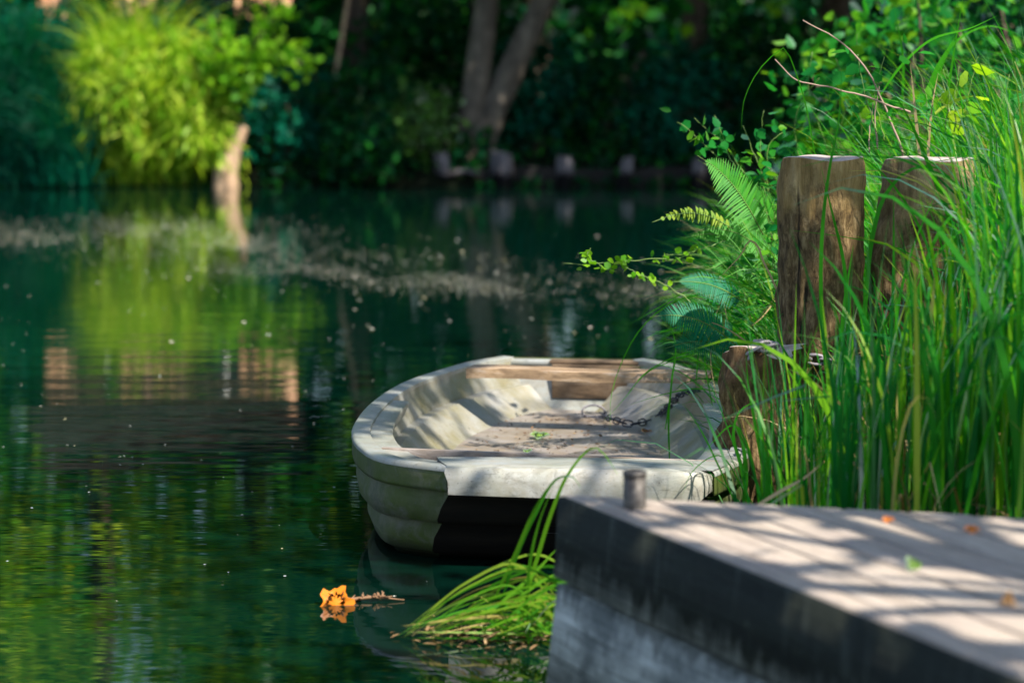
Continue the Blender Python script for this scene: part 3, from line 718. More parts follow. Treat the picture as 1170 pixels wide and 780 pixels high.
hero('sedge_tussock', 'blue green sedge leaves leaning over the right gunwale of the boat', 'sedge', [
    ([(850, 580), (852, 540), (848, 505), (838, 480)], 7.3, .016),
    ([(858, 590), (846, 530), (838, 492), (845, 470), (870, 455)], 7.2, .012),
    ([(870, 600), (862, 540), (850, 500), (842, 487), (800, 520)], 7.2, .009),
    ([(838, 570), (820, 530), (800, 490), (780, 460)], 7.2, .006),
    ([(870, 590), (850, 560), (820, 520), (790, 540), (780, 565)], 7.3, .005),
    ([(875, 600), (872, 540), (862, 480), (855, 440), (852, 400)], 7.3, .012),
    ], G['sedge'])
hero('dead_reed', 'dry straw reed leaning through the sedge behind the landing stage', 'reed', [
    ([(858, 582), (890, 562), (920, 545), (940, 528)], 6.3, .010)], G['dry_grass'])

# tussock at the corner of the landing stage, half on the water
def corner_tussock():
    tl = []
    tl += [([(598, 720), (600, 690), (616, 630), (632, 580), (650, 540), (676, 512), (684, 512), (697, 528), (706, 542)], (6.5, 6.3), .012),
           ([(575, 680), (588, 640), (610, 590), (640, 545), (655, 545), (664, 558)], (6.5, 6.3), .011),
           ([(566, 682), (590, 630), (612, 580), (628, 555), (640, 545)], (6.5, 6.3), .011),
           ([(604, 735), (602, 690), (606, 640), (618, 590), (634, 552)], (6.45, 6.3), .010),
           ([(570, 690), (605, 660), (640, 622)], 6.4, .010), ([(585, 690), (612, 668), (645, 650)], 6.4, .010)]
    m = MB()
    for l, d, wd in tl: m.addnp(*ribbon(pxline(l, d), wd, .2))
    bx, by = P(640, 722, z=.0)[:2]
    for k in range(72):
        d0 = 6.5 + rng.normal(0, .07); sx = rng.uniform(608, 690); sy = rng.uniform(672, 735); ex = 640 - rng.gamma(2.4, 46) - 20; ex = max(ex, 452 + rng.uniform(0, 20)); ey = 722 + rng.normal(0, 7)
        lift = rng.uniform(-4, 58) * (sx - ex) / 160
        l = [(sx, sy), (sx * .7 + ex * .3, sy * .7 + ey * .3 - lift), (sx * .4 + ex * .6, sy * .4 + ey * .6 - lift * .8), (ex, ey)]
        V, Fc = ribbon(pxline(l, (d0, d0 + rng.normal(0, .1))), rng.uniform(.004, .0105), rng.normal(.2, .5)); V[:, 2] = np.maximum(V[:, 2], .004 + rng.uniform(0, .01)); m.addnp(V, Fc)
    for k in range(26):
        d0 = 6.5 + rng.normal(0, .1); sx = rng.uniform(560, 680); sy = rng.uniform(690, 738); ang = rng.uniform(-.9, .9) + (math.pi if rng.random() < .7 else 0); L = rng.uniform(40, 110)
        ex, ey = sx + math.cos(ang) * L, sy - abs(math.sin(ang)) * L * .5 + 8
        V, Fc = ribbon(pxline([(sx, sy), ((sx + ex) / 2, (sy + ey) / 2 - rng.uniform(6, 26)), (ex, ey)], d0), rng.uniform(.004, .009), rng.normal(.2, .5)); V[:, 2] = np.maximum(V[:, 2], .004 + rng.uniform(0, .02)); m.addnp(V, Fc)
    return m.build('sedge_tussock', G['lime_sedge'], loc=(bx, by, 0))
G['lime_sedge'] = leaf_mat('lime_sedge', [(0, (.03, .17, .01)), (.6, (.10, .26, .012)), (.85, (.2, .28, .03)), (1, (.36, .26, .10))], .45, .02, .4, 1.5)
tag(corner_tussock(), 'pale green tussock trailing on the water at the landing corner', 'sedge')

N = 150; lx = rng.normal(-.05, .12, N); ly = rng.normal(6.55, .07, N)
V, Fc = leaves(np.stack([lx, ly, rng.uniform(.003, .012, N)], 1), rng.uniform(.012, .06, N), rng.normal(0, 1, (N, 3)) * np.array([1, 1, .08]), .92, aspect=.35)
tag(mesh_np('drift_litter', V, [Fc], leaf_mat('drift_litter', [(0, (.06, .035, .02)), (.5, (.22, .14, .07)), (.85, (.4, .27, .14)), (1, (.5, .42, .3))], .2, .01)), 'brown wet leaf litter drifted against the landing corner', 'litter', kind='stuff')
# ferns
def frond(root, base, tip, sag, width, mat, pairs=34, tilt=.0):
    base, tip = np.asarray(base), np.asarray(tip); L = np.linalg.norm(tip - base)
    mid = (base + tip) / 2 + np.array([0, 0, sag]); cv = smooth_path([base, base * .5 + mid * .5 + np.array([0, 0, sag * .25]), mid, tip * .5 + mid * .5 + np.array([0, 0, sag * .2]), tip], 40)
    T = unit(np.gradient(cv, axis=0)); view = unit(cv.mean(0) - np.array([0, 0, CAMH])); nn = unit(-view + np.array([.3, -.1, .6 + tilt]))
    m = MB()
    for k in range(pairs):
        u_ = .10 + .9 * k / pairs; i = min(int(u_ * 39), 38); c0 = cv[i]; t = T[i]; s_ = unit(np.cross(nn, t))
        ln = width * (math.sin(math.pi * min(1, .12 + u_ * .95)) ** .7) * (1 - .25 * u_) * rng.uniform(.9, 1.08); wd = L / pairs * .6
        for sg in (-1, 1):
            dv = unit(s_ * sg + t * .38 + np.array([0, 0, rng.normal(-.08, .08)])); K = 5
            ss = np.linspace(0, 1, K + 1); cc = c0 + dv * ln * ss[:, None] + np.array([0, 0, -.12 * ln]) * (ss ** 2)[:, None]
            wv = unit(np.cross(nn, dv)); pr = wd * .5 * np.array([.7, 1, .95, .75, .45, .04])[:, None]
            V = np.stack([cc - wv * pr, cc + wv * pr], 1).reshape(-1, 3); m.addnp(V, np.array([[2*i_, 2*i_+1, 2*i_+3, 2*i_+2] for i_ in range(K)]))
    o = under(m.build('frond', mat), root)
    m = MB(); m.tube(cv, np.linspace(.0032, .001, 40), 5); under(m.build('stem', G['stem']), root); return o
def fern(label, fr):
    b0 = P(*fr[0][0], d=fr[0][2]); t = thing('fern', label, 'fern', tuple(b0))
    for (b, tp, d, sag, wd, mt, *pr) in fr: frond(t, P(*b, d=d + .1), P(*tp, d=d - .1), sag, wd, G[mt], *(pr or [34]))
fern('bright green fern frond standing up left of the tall stump', [((872, 268), (797, 178), 8.9, .05, .125, 'fern'), ((890, 268), (838, 212), 9.2, .04, .10, 'fern'), ((885, 300), (800, 262), 9.1, .05, .09, 'fern'), ((880, 330), (806, 308), 9.1, .05, .08, 'fern')])
fern('yellowing fern frond reaching out over the dark water', [((838, 262), (745, 254), 9.0, .05, .045, 'fern_yellow', 15), ((850, 280), (782, 272), 9.1, .03, .04, 'fern')])
fern('blue green fern frond low above the boat stern', [((842, 395), (742, 362), 8.75, .05, .11, 'fern_teal'), ((850, 345), (768, 322), 8.85, .03, .08, 'fern_teal'), ((850, 405), (760, 398), 8.8, .04, .09, 'fern_teal')])
fern('small green fern half hidden in the grass beside the stump', [((890, 330), (810, 300), 9.5, .04, .08, 'fern'), ((895, 300), (830, 245), 9.5, .03, .08, 'fern'), ((880, 350), (820, 360), 9.4, .03, .08, 'fern')])

def sprig(name, label, cat, lines, d, lmat, lsize, per, smat=None, group=None, rad=.003, flat=.35, aspect=1.0, spread=.03):
    b0 = pxline(lines[0], d)[0]; t = thing(name, label, cat, tuple(b0), group)
    ms = MB(); c_ = []; dr = []
    for l in lines:
        pt = smooth_path(pxline(l, d), 30); pt += np.cumsum(rng.normal(0, .002, pt.shape), 0); ms.tube(pt, np.linspace(rad, rad * .4, 30), 6)
        n = int(per * np.linalg.norm(np.diff(pt, axis=0), axis=1).sum()); ii = rng.integers(5, 30, n)
        c_.append(pt[ii] + rng.normal(0, spread, (n, 3)) * np.array([1, 1.4, 1])); q = rng.normal(0, 1, (n, 3)); q[:, 2] = q[:, 2] * .5 - .1; dr.append(q)
    c_ = np.concatenate(c_); dr = np.concatenate(dr)
    under(ms.build('stem', smat or G['stem'], smooth=True), t)
    V, Fc = leaves(c_, rng.uniform(.7, 1.2, len(c_)) * lsize, dr, flat, aspect=aspect); m = MB(); m.addnp(V, Fc); under(m.build('foliage', lmat), t); return t
sprig('leafy_shrub', 'small shrub with round glossy leaves above the bright fern', 'shrub', [
    [(872, 260), (850, 210), (815, 175), (770, 140)], [(872, 260), (856, 205), (835, 165), (822, 132)], [(880, 260), (868, 190), (868, 150), (870, 128)],
    [(885, 250), (875, 190), (880, 165), (895, 155)], [(872, 250), (835, 205), (800, 185)], [(850, 210), (820, 160), (790, 135)], [(885, 240), (860, 170), (850, 145)]], 9.6, G['shrub'], .055, 34, spread=.028)
sprig('trailing_vine', 'thin vine with small lobed leaves reaching over the water', 'vine', [
    [(800, 285), (775, 295), (750, 296), (725, 297), (700, 300), (670, 302), (642, 301)], [(700, 308), (688, 306), (676, 296), (674, 286), (676, 278)], [(790, 345), (765, 330), (735, 318), (712, 308)], [(830, 275), (800, 285), (760, 292)]],
    9.0, G['round_leaf'], .034, 50, rad=.0026, aspect=1.2, spread=.012)
sprig('leafy_shrub', 'taller shrub with broad green leaves behind the sawn stumps', 'shrub', [
    [(960, 240), (940, 160), (925, 110), (930, 60)], [(965, 240), (960, 160), (975, 95), (980, 40)], [(960, 240), (920, 180), (905, 150)], [(970, 240), (950, 130), (960, 90)], [(930, 240), (915, 190), (912, 120), (935, 92)],
    [(1000, 240), (1010, 150), (1000, 90)], [(1010, 240), (1030, 150), (1030, 80)], [(960, 230), (985, 150), (955, 70)]], 10.4, G['shrub'], .075, 34, spread=.05)
sprig('nettle_plant', 'broad leaved weed among the fine grass left of the tall stump', 'weed', [
    [(870, 400), (850, 340), (838, 290)], [(875, 390), (868, 330), (862, 285)], [(885, 380), (886, 320), (880, 270)], [(850, 410), (825, 360), (812, 320)], [(860, 400), (835, 350), (800, 330)], [(885, 330), (878, 250), (872, 225)]], 9.05, G['shrub'], .055, 42, spread=.025, aspect=.8)
hero('dry_grass', 'several straw and yellow stems crossing in the grass above the boat stern', 'grass', [
    ([(845, 455), (838, 400), (828, 350), (822, 315)], 8.9, .004), ([(830, 440), (826, 390), (830, 345)], 9.0, .004), ([(900, 330), (885, 345), (868, 365), (850, 378)], 8.8, .006),
    ([(880, 420), (858, 395), (838, 380), (818, 370), (800, 365)], 8.8, .007), ([(820, 460), (812, 410), (818, 360), (830, 330)], 9.0, .004), ([(898, 325), (876, 352), (860, 372)], 8.7, .005)], G['dry_grass'], part='stem')
def twig(label, lines, d):
    m = MB()
    for l, r0 in lines: m.tube(smooth_path(pxline(l, d), 26) + np.cumsum(rng.normal(0, .0012, (26, 3)), 0), np.linspace(r0, r0 * .5, 26), 6)
    tag(m.build('dry_twig', G['dry'], smooth=True, loc=pxline(lines[0][0], d)[0]), label, 'twig')
twig('bare pinkish twig slanting down from upper left, tallest dry stem', [([(1032, 178), (1022, 150), (1008, 115), (992, 80), (965, 48), (920, 20)], .005), ([(1003, 170), (1000, 130), (1003, 100)], .004), ([(993, 175), (996, 140), (1000, 115)], .003)], 8.9)
twig('bare curved twig running level below the tallest dry stem', [([(1040, 128), (1018, 120), (985, 108), (945, 99), (910, 92), (884, 68)], .0045)], 8.8)
sprig('green_weed', 'pale broad leaved weed glowing among grass at upper right', 'plant', [[(1090, 150), (1095, 110), (1100, 80)], [(1095, 150), (1110, 100), (1118, 70)], [(1080, 150), (1085, 110), (1078, 85)]], 9.0, G['lime_leaf'], .10, 16, spread=.05, aspect=1.3)
sprig('leafy_shrub', 'loose leafy shoots showing above the grass right of the right stump', 'shrub', [[(1120, 230), (1130, 150), (1150, 90)], [(1125, 230), (1150, 160), (1165, 120)], [(1060, 160), (1055, 100), (1040, 60)], [(1010, 160), (1000, 100), (1015, 60)], [(1000, 150), (985, 100), (975, 60)]], 8.9, G['shrub'], .06, 26, spread=.04)
hero('dead_reed', 'two brown dead reed heads standing among grass at the upper right', 'reed', [([(1056, 235), (1048, 150), (1044, 110), (1040, 72)], 8.9, .014), ([(1060, 240), (1062, 150), (1066, 115), (1072, 84)], 8.9, .012)], G['dry_grass'], part='stem')
hero('grass_tuft', 'tall pale blades rising above the grass at upper right', 'grass', [
    ([(1075, 200), (1080, 130), (1090, 60), (1100, 0)], 9.5, .012), ([(1050, 130), (1070, 90), (1090, 50), (1130, 30), (1165, 40)], 10, .012), ([(1030, 130), (1032, 70), (1022, 10)], 10, .011),
    ([(1005, 110), (1030, 75), (1065, 45), (1110, 32), (1140, 18)], 9, .010), ([(1055, 120), (1070, 80), (1092, 42)], 9.3, .02), ([(1160, 70), (1140, 45), (1125, 25)], 9.5, .014)], G['grass'])

def shrub_mass(name, label, cat, center, radii, ncl, per, size, mat, spread, trunk=True, group=None, shape='leaf', droop=False, cull=True, tr=.03, flat=.4):
    t = thing(name, label, cat, (center[0], center[1], float(center[2] - radii[2])), group)
    pts, cc = cloud(center, radii, ncl, per, spread, .35)
    g = far_z(pts[:, 0], pts[:, 1]) if center[1] > 34 else bank_z(pts[:, 0], pts[:, 1])
    pts = pts[pts[:, 2] > np.maximum(g - .02, .01)]
    if cull: pts = pts[open_sky(pts)]
    dr = rng.normal(0, 1, (len(pts), 3)); dr[:, 2] -= 1.2 if droop else .2
    V, Fc = leaves(pts, size * rng.uniform(.65, 1.25, len(pts)), dr, flat, shape); m = MB(); m.addnp(V, Fc); under(m.build('foliage', mat), t)
    m = MB(); b = np.array([center[0], center[1], center[2] - radii[2] - .1])
    for q in cc[:: max(1, len(cc) // 14)]:
        m.tube(smooth_path([b + rng.normal(0, .05, 3) * np.array([1, 1, 0]), (b + q) / 2 + rng.normal(0, .08, 3), q], 8), np.linspace(tr, tr * .25, 8), 5)
    under(m.build('stems', G['bark']), t); return t
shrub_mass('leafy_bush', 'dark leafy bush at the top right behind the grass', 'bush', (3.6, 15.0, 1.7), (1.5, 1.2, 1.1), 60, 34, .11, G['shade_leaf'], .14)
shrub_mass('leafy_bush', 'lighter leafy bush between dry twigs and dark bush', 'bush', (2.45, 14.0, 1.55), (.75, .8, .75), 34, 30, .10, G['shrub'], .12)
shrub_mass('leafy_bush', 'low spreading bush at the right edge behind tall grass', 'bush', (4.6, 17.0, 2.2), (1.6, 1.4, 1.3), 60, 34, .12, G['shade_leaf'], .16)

# ------------------------------------------------------------------ loose leaves and litter
def curl_leaf(name, label, c0, size, mat, up, dirv, lobes=5):
    n = 30; a = np.linspace(0, 2 * math.pi, n, endpoint=False); r = size * (.70 + .07 * np.cos(5 * a + 2) + (.05 if lobes == 5 else .13) * np.cos(lobes * a + .6) + .06 * np.cos(7 * a + 1) + .05 * np.cos(12 * a)) * (1 + np.array([rng.normal(0, .09) for _ in range(n)]))
    up = unit(np.asarray(up, float)); x = unit(np.asarray(dirv, float) - up * (np.asarray(dirv) @ up)); y = np.cross(up, x)
    q = np.asarray(c0); V = [q]; 
    for f in (.5, 1.0):
        for k in range(n): V.append(q + (x * math.cos(a[k]) + y * math.sin(a[k])) * r[k] * f + up * size * ((.12 if lobes == 5 else .22) * f * f * (math.cos(2 * a[k]) * .6 + .5)))
    Fq = [(1 + k, 1 + (k + 1) % n, 1 + n + (k + 1) % n, 1 + n + k) for k in range(n)]; Ft = [(0, 1 + k, 1 + (k + 1) % n) for k in range(n)]
    return tag(mesh_np(name, np.array(V), [np.array(Fq), np.array(Ft)], mat, True, None, q), label, 'leaf')
M_or = leaf_mat('orange_leaf', [(0, (.70, .20, .015)), (1, (.78, .26, .03))], .35, .02)
M_gl = leaf_mat('green_fallen_leaf', [(0, (.12, .25, .03)), (1, (.2, .3, .04))], .35, .05)
M_bl = leaf_mat('brown_fallen_leaf', [(0, (.22, .11, .04)), (1, (.3, .17, .06))], .3, .03)
lf = P(383, 688, z=.008)
curl_leaf('fallen_leaf', 'curled orange leaf standing upright on the water', lf, .072, M_or, (.15, -.9, .35), (1, 0, .2))
m = MB(); q0 = P(398, 685, z=.006); q1 = P(462, 685, z=.004); pt = smooth_path([q0, q0 * .6 + q1 * .4 + np.array([0, .01, .006]), q1], 20); m.tube(pt, np.linspace(.007, .002, 20), 6)
for k in range(26):
    i = rng.integers(0, 14); m.tube([pt[i], pt[i] + rng.normal(0, .012, 3) * np.array([1, 1, .5]) + np.array([0, 0, .008])], [.004, .002], 5)
tag(m.build('floating_twig', G['twig'], loc=q0), 'short brown catkin like twig floating beside the orange leaf', 'twig')
curl_leaf('fallen_leaf', 'green leaf lying on the boat floor', P(616, 497, z=.128), .05, M_gl, (.1, -.3, 1), (1, .1, 0), 3)
curl_leaf('fallen_leaf', 'small yellow green scrap near the boat bulkhead', P(602, 515, z=.13), .025, M_gl, (0, -.3, 1), (1, .4, 0), 3)
curl_leaf('fallen_leaf', 'red brown leaf on the boat floor below the chain', P(738, 492, z=.125), .03, M_bl, (.2, -.5, 1), (1, 0, 0), 3)
curl_leaf('fallen_leaf', 'green yellow leaf tilted up on the sunlit landing boards', P(1042, 645, z=DZ + .01), .024, M_gl, (.3, -.8, .6), (1, 0, .3), 3)
curl_leaf('fallen_leaf', 'yellow brown leaf lying at the far edge of the landing', P(1110, 604, z=DZ + .01), .024, M_or, (0, -.5, 1), (1, 0, 0), 5)
curl_leaf('fallen_leaf', 'small tan leaf at the back edge of the landing near sedge', P(1014, 593, z=DZ + .008), .018, M_or, (0, -.5, 1), (1, 0, 0), 3)
curl_leaf('fallen_leaf', 'dark curled leaf at the right edge of the landing', P(1152, 686, z=DZ + .012), .022, M_bl, (.2, -.9, .5), (0, 0, 1), 3)
# crumbs in the boat, specks and pollen on the water
N = 500; fx = rng.normal(.18, .28, N); fy = rng.uniform(8.6, 10.4, N); k = np.abs(fx - .2) < .36; fx, fy = fx[k], fy[k]
V, Fc = leaves(np.stack([fx, fy, np.full(len(fx), .116)], 1), rng.uniform(.006, .022, len(fx)), rng.normal(0, 1, (len(fx), 3)) * np.array([1, 1, .1]), .93)
tag(mesh_np('litter', V, [Fc], leaf_mat('litter_scraps', [(0, (.05, .03, .02)), (.6, (.16, .09, .05)), (1, (.3, .2, .1))], .1, .02)), 'small brown leaf scraps scattered over the boat floor', 'litter', kind='stuff')
def specks():
    m = MB(); cs = []
    def band(a, b, wid, n, smin, smax):
        t = rng.random(n); q = np.array(a)[None] * (1 - t[:, None]) + np.array(b)[None] * t[:, None]; q[:, 1] += rng.normal(0, wid, n) + .7 * np.sin(q[:, 0] * 1.1) * wid; q[:, 0] += rng.normal(0, .4, n)
        cs.append(np.concatenate([q, rng.uniform(smin, smax, (n, 1)) * np.exp(rng.normal(0, .35, (n, 1)))], 1))
    band((-7.5, 25.5), (-2.3, 24.0), 1.7, 26000, .0020, .0065); band((-3.2, 21.6), (2.2, 16.6), .6, 22000, .0015, .005); band((-3.0, 23.5), (-.2, 21.5), .5, 1200, .003, .009)
    band((-1, 19.5), (3.2, 15.5), 1.4, 1200, .002, .007)
    band((-7.5, 25.5), (-2.3, 24.0), 2.0, 240, .010, .022); band((-3.2, 21.6), (2.2, 16.6), 1.0, 260, .007, .014)
    n = 420; yy = rng.uniform(7, 22, n); xx = rng.uniform(-.24, .12, n) * yy; cs.append(np.stack([xx, yy, rng.uniform(.003, .010, n)], 1))
    n = 60; yy = rng.uniform(14, 26, n); xx = rng.uniform(-.2, .08, n) * yy; cs.append(np.stack([xx, yy, rng.uniform(.018, .034, n)], 1))
    cs = np.concatenate(cs); c3 = np.stack([cs[:, 0], cs[:, 1], np.full(len(cs), .004)], 1); cl = vnoise(c3[:, 0] * 1.6 + 3, c3[:, 1] * .9, 1.0) + .5 * vnoise(c3[:, 0] * 5, c3[:, 1] * 2.2, 1.0); keep = (c3[:, 1] < 36) & ((cl + rng.normal(0, .35, len(cl)) > -.05) | (cs[:, 2] > .0085))
    V, Fc = leaves(c3[keep], cs[keep, 2] * 1.2, rng.normal(0, 1, (keep.sum(), 3)) * np.array([1, 1, .02]), .995, 'dia', 1.5)
    V[:, 2] = np.clip(V[:, 2], .003, .008)
    return mesh_np('floating_pollen', V, [Fc], leaf_mat('pollen', [(0, (.50, .52, .48)), (.5, (.68, .68, .60)), (.9, (.80, .72, .60)), (1, (.7, .64, .28))], .1, .0))
tag(specks(), 'pale specks of pollen and fluff drifting in bands on the water', 'pollen', kind='stuff')

# ------------------------------------------------------------------ far bank
GAPS += [((-5.9, 37.2, 1.9), 2.3), ((-4.3, 37.0, 1.0), 1.1), ((-5.0, 36.9, 2.5), 1.2), ((-6.6, 41.2, 3.9), 1.5), ((-4.6, 41.2, 3.9), 1.0)]
def fp(px, y=37.8): return (px - CX) * y / F
# bright drooping grass clump
def drooper(name, label, xc, y0, wid, top, n, mat, wmin, wmax, cull=False, bendr=(1.2, 2.6), grp=None):
    b = np.stack([rng.normal(xc, wid * .42, n), y0 + rng.uniform(-.1, 1.0, n), np.zeros(n)], 1); b[:, 2] = far_z(b[:, 0], b[:, 1]) + rng.uniform(0, .5, n)
    L = rng.uniform(.55, 1.0, n) * top * np.exp(-((b[:, 0] - xc) / wid) ** 2 * .8)
    az = rng.normal(math.pi * 1.5, .9, n)
    V, Fc = blades(b, L, az, np.abs(rng.normal(.05, .12, n)), rng.uniform(*bendr, n), rng.uniform(wmin, wmax, n), 7, .8, 1.9)
    V[:, 2] = np.maximum(V[:, 2], .02)
    return tag(mesh_np(name, V, [Fc], mat, loc=(xc, y0, float(far_z(np.array(xc), np.array(y0 + .5))))), label, 'grass', grp)
def willow(name, label, blobs, n_str, mat):
    x0 = blobs[0][0]; t = thing(name, label, 'bush', (x0[0], x0[1], .3)); m = MB(); st = MB()
    for (cen, rad) in blobs:
        cen = np.array(cen)
        for k in range(n_str):
            d = unit(rng.normal(0, 1, 3)); top = cen + d * np.array(rad) * rng.uniform(.45, 1) ** .5
            L = rng.uniform(.3, .75); out = np.array([d[0] * .5, d[1] * .5 - .15, 0]); s_ = np.linspace(0, 1, 7)[:, None]
            pt = top + out * L * s_ + np.array([0, 0, -1.0]) * L * s_ ** 1.6
            pt = pt[pt[:, 2] > .34]
            if len(pt) < 2: continue
            c_ = np.repeat(pt, 5, 0); nn_ = len(c_); c_ = c_ + rng.normal(0, .045, (nn_, 3)); dr = np.tile(np.array([[d[0] * .5, -.2, -1.0]]), (nn_, 1)) + rng.normal(0, .5, (nn_, 3))
            V, Fc = leaves(c_, rng.uniform(.16, .36, nn_), dr, .1, 'dia', .24); m.addnp(V, Fc)
            if k % 6 == 0: st.tube(smooth_path([np.array([cen[0], cen[1] + .3, .2]), cen * .5 + top * .5, top], 8), np.linspace(.03, .008, 8), 5)
    under(m.build('foliage', mat), t); under(st.build('stems', G['bark']), t); return t
def wp(px, py, y=37.6): q = P(px, py, d=y); return (q[0], y, q[2])
willow('willow_bush', 'sunlit yellow green bush with hanging leaves on the far bank', [(wp(165, 80), (.62, .6, .62)), (wp(128, 60), (.55, .5, .42)), (wp(215, 85), (.5, .5, .6)), (wp(150, 125), (.55, .5, .5)), (wp(235, 125), (.4, .45, .4)), (wp(205, 130), (.6, .45, .40)), (wp(185, 50), (.6, .5, .35)), (wp(130, 95), (.6, .6, .5))], 33, G['lime_leaf'])
drooper('tall_grass_clump', 'wispy upright lime grass growing through the sunlit hanging bush', fp(165), 37.5, 1.15, 3.4, 1000, G['lime_leaf'], .018, .042, bendr=(.6, 2.3))
drooper('tall_grass_clump', 'dark teal drooping grass clump at the left edge, far bank', fp(25), 37.5, 1.1, 3.3, 1300, G['teal_leaf'], .02, .045)
drooper('tall_grass_clump', 'dark teal reed clump between left edge and sunlit grass', fp(82), 37.0, .62, 2.5, 620, G['teal_leaf'], .02, .04)
def tree(name, label, x, y, tops, r, crown, mat, tmat=None, ncl=90, per=60, size=.32, spread=.55, group=None, limbs=9, cull=True, shape='dia', shell=.3, flat=.35):
    """tops: trunk polylines (list of points). crown: (center, radii) or None"""
    zb = float(far_z(np.array(x), np.array(y))) if y > 34 else float(bank_z(np.array(x), np.array(y)))
    t = thing(name, label, 'tree', (x, y, zb), group); m = MB(); ends = []
    for pl in tops:
        pt = smooth_path(pl, 18); pt += np.cumsum(rng.normal(0, .012, pt.shape), 0) * np.linspace(0, 1, 18)[:, None]; rr = np.linspace(r, r * .5, 18); rr[0] *= 1.5; rr[1] *= 1.15
        m.tube(pt, rr, 12); ends.append(pt[-1])
    if crown is not None:
        pts, cc = cloud(crown[0], crown[1], ncl, per, spread, shell)
        for q in cc[:: max(1, len(cc) // limbs)]:
            e = ends[rng.integers(len(ends))]; s0 = e - np.array([0, 0, rng.uniform(0, 2.0)]); m.tube(smooth_path([s0, s0 * .5 + q * .5 + np.array([0, 0, .5]), q], 8), np.linspace(r * .4, r * .08, 8), 6)
        if cull: pts = pts[open_sky(pts)]
        V, Fc = leaves(pts, size * rng.uniform(.6, 1.25, len(pts)), None, flat, shape); m2 = MB(); m2.addnp(V, Fc); under(m2.build('crown', mat), t)
    under(m.build('trunk', tmat or G['bark'], smooth=True), t); return t
def pole(px, y, zb, top, lean=0, n=4, bend=.0): 
    x = fp(px, y); return [(x + lean * k / (n - 1) + bend * math.sin(k * 1.3), y, zb + (top - zb) * k / (n - 1)) for k in range(n)]
# double-trunked tree
y0 = 38.6; x0 = fp(540, y0)
a0 = P(536, 190, d=y0); a1 = P(548, 60, d=y0); a2 = P(556, -20, d=y0); b0 = P(548, 175, d=y0); b1 = P(585, 80, d=y0); b2 = P(628, -10, d=y0)
tree('double_trunk_tree', 'leaning grey tree with two trunks parting in a V on the far bank', x0, y0,
     [[a0 - (0, 0, .4), a0, a1, a2, a2 + (a2 - a1) * 2.5], [b0 - (0, 0, .4), b0, b1, b2, b2 + (b2 - b1) * 2.2]], .27, ((1.4, 37.0, 8.6), (4.6, 4.0, 3.4)), G['far_leaf'], G['bark_grey'], 120, 60, .34)
for (pxs, lab) in (([(372, 160), (383, 90), (392, 40), (400, -10)], 'slender pale sapling trunk standing left of the double trunked tree'), ):
    q = [P(a, b, d=39.0) for a, b in pxs]; tree('sapling', lab, q[0][0], 39.0, [[q[0] - (0, 0, .6)] + q + [q[-1] + (q[-1] - q[-2]) * 2]], .05, ((-1.8, 38.6, 7.2), (2.0, 1.8, 1.8)), G['far_leaf'], G['bark_tan'], 40, 40, .3)
q = [P(258, 212, d=37.2), P(260, 185, d=37.2), P(268, 160, d=37.25), P(275, 143, d=37.4)]
tr_ = tree('broken_tree', 'short pale tan trunk lit by sun at the far waterline with a leafy branch', q[0][0], 37.2, [[q[0] - (0, 0, .3)] + q], .24, None, G['far_leaf'], G['bark_tan'])
# sunlit branch with round leaves
bl = []
for l in ([(290, 70), (310, 65), (330, 68), (345, 72)], [(280, 75), (295, 45), (312, 22), (330, 8)], [(285, 80), (275, 95), (282, 108)], [(270, 85), (255, 60), (248, 35)], [(240, 60), (255, 85), (280, 95)]):
    pt = smooth_path([P(a, b, d=37.0) for a, b in l], 20); bl.append(pt)
pts = np.concatenate(bl); pts = np.repeat(pts, 7, 0) + rng.normal(0, .14, (len(pts) * 7, 3)); 
V, Fc = leaves(pts, rng.uniform(.10, .19, len(pts)), None, .3); m = MB(); m.addnp(V, Fc); under(m.build('foliage', G['round_leaf']), tr_)
m = MB()
for pt in bl: m.tube(pt, np.linspace(.03, .012, 20), 5)
under(m.build('branches', G['bark']), tr_)
tk = [P(168, 10, d=41.0), P(166, -40, d=41)]
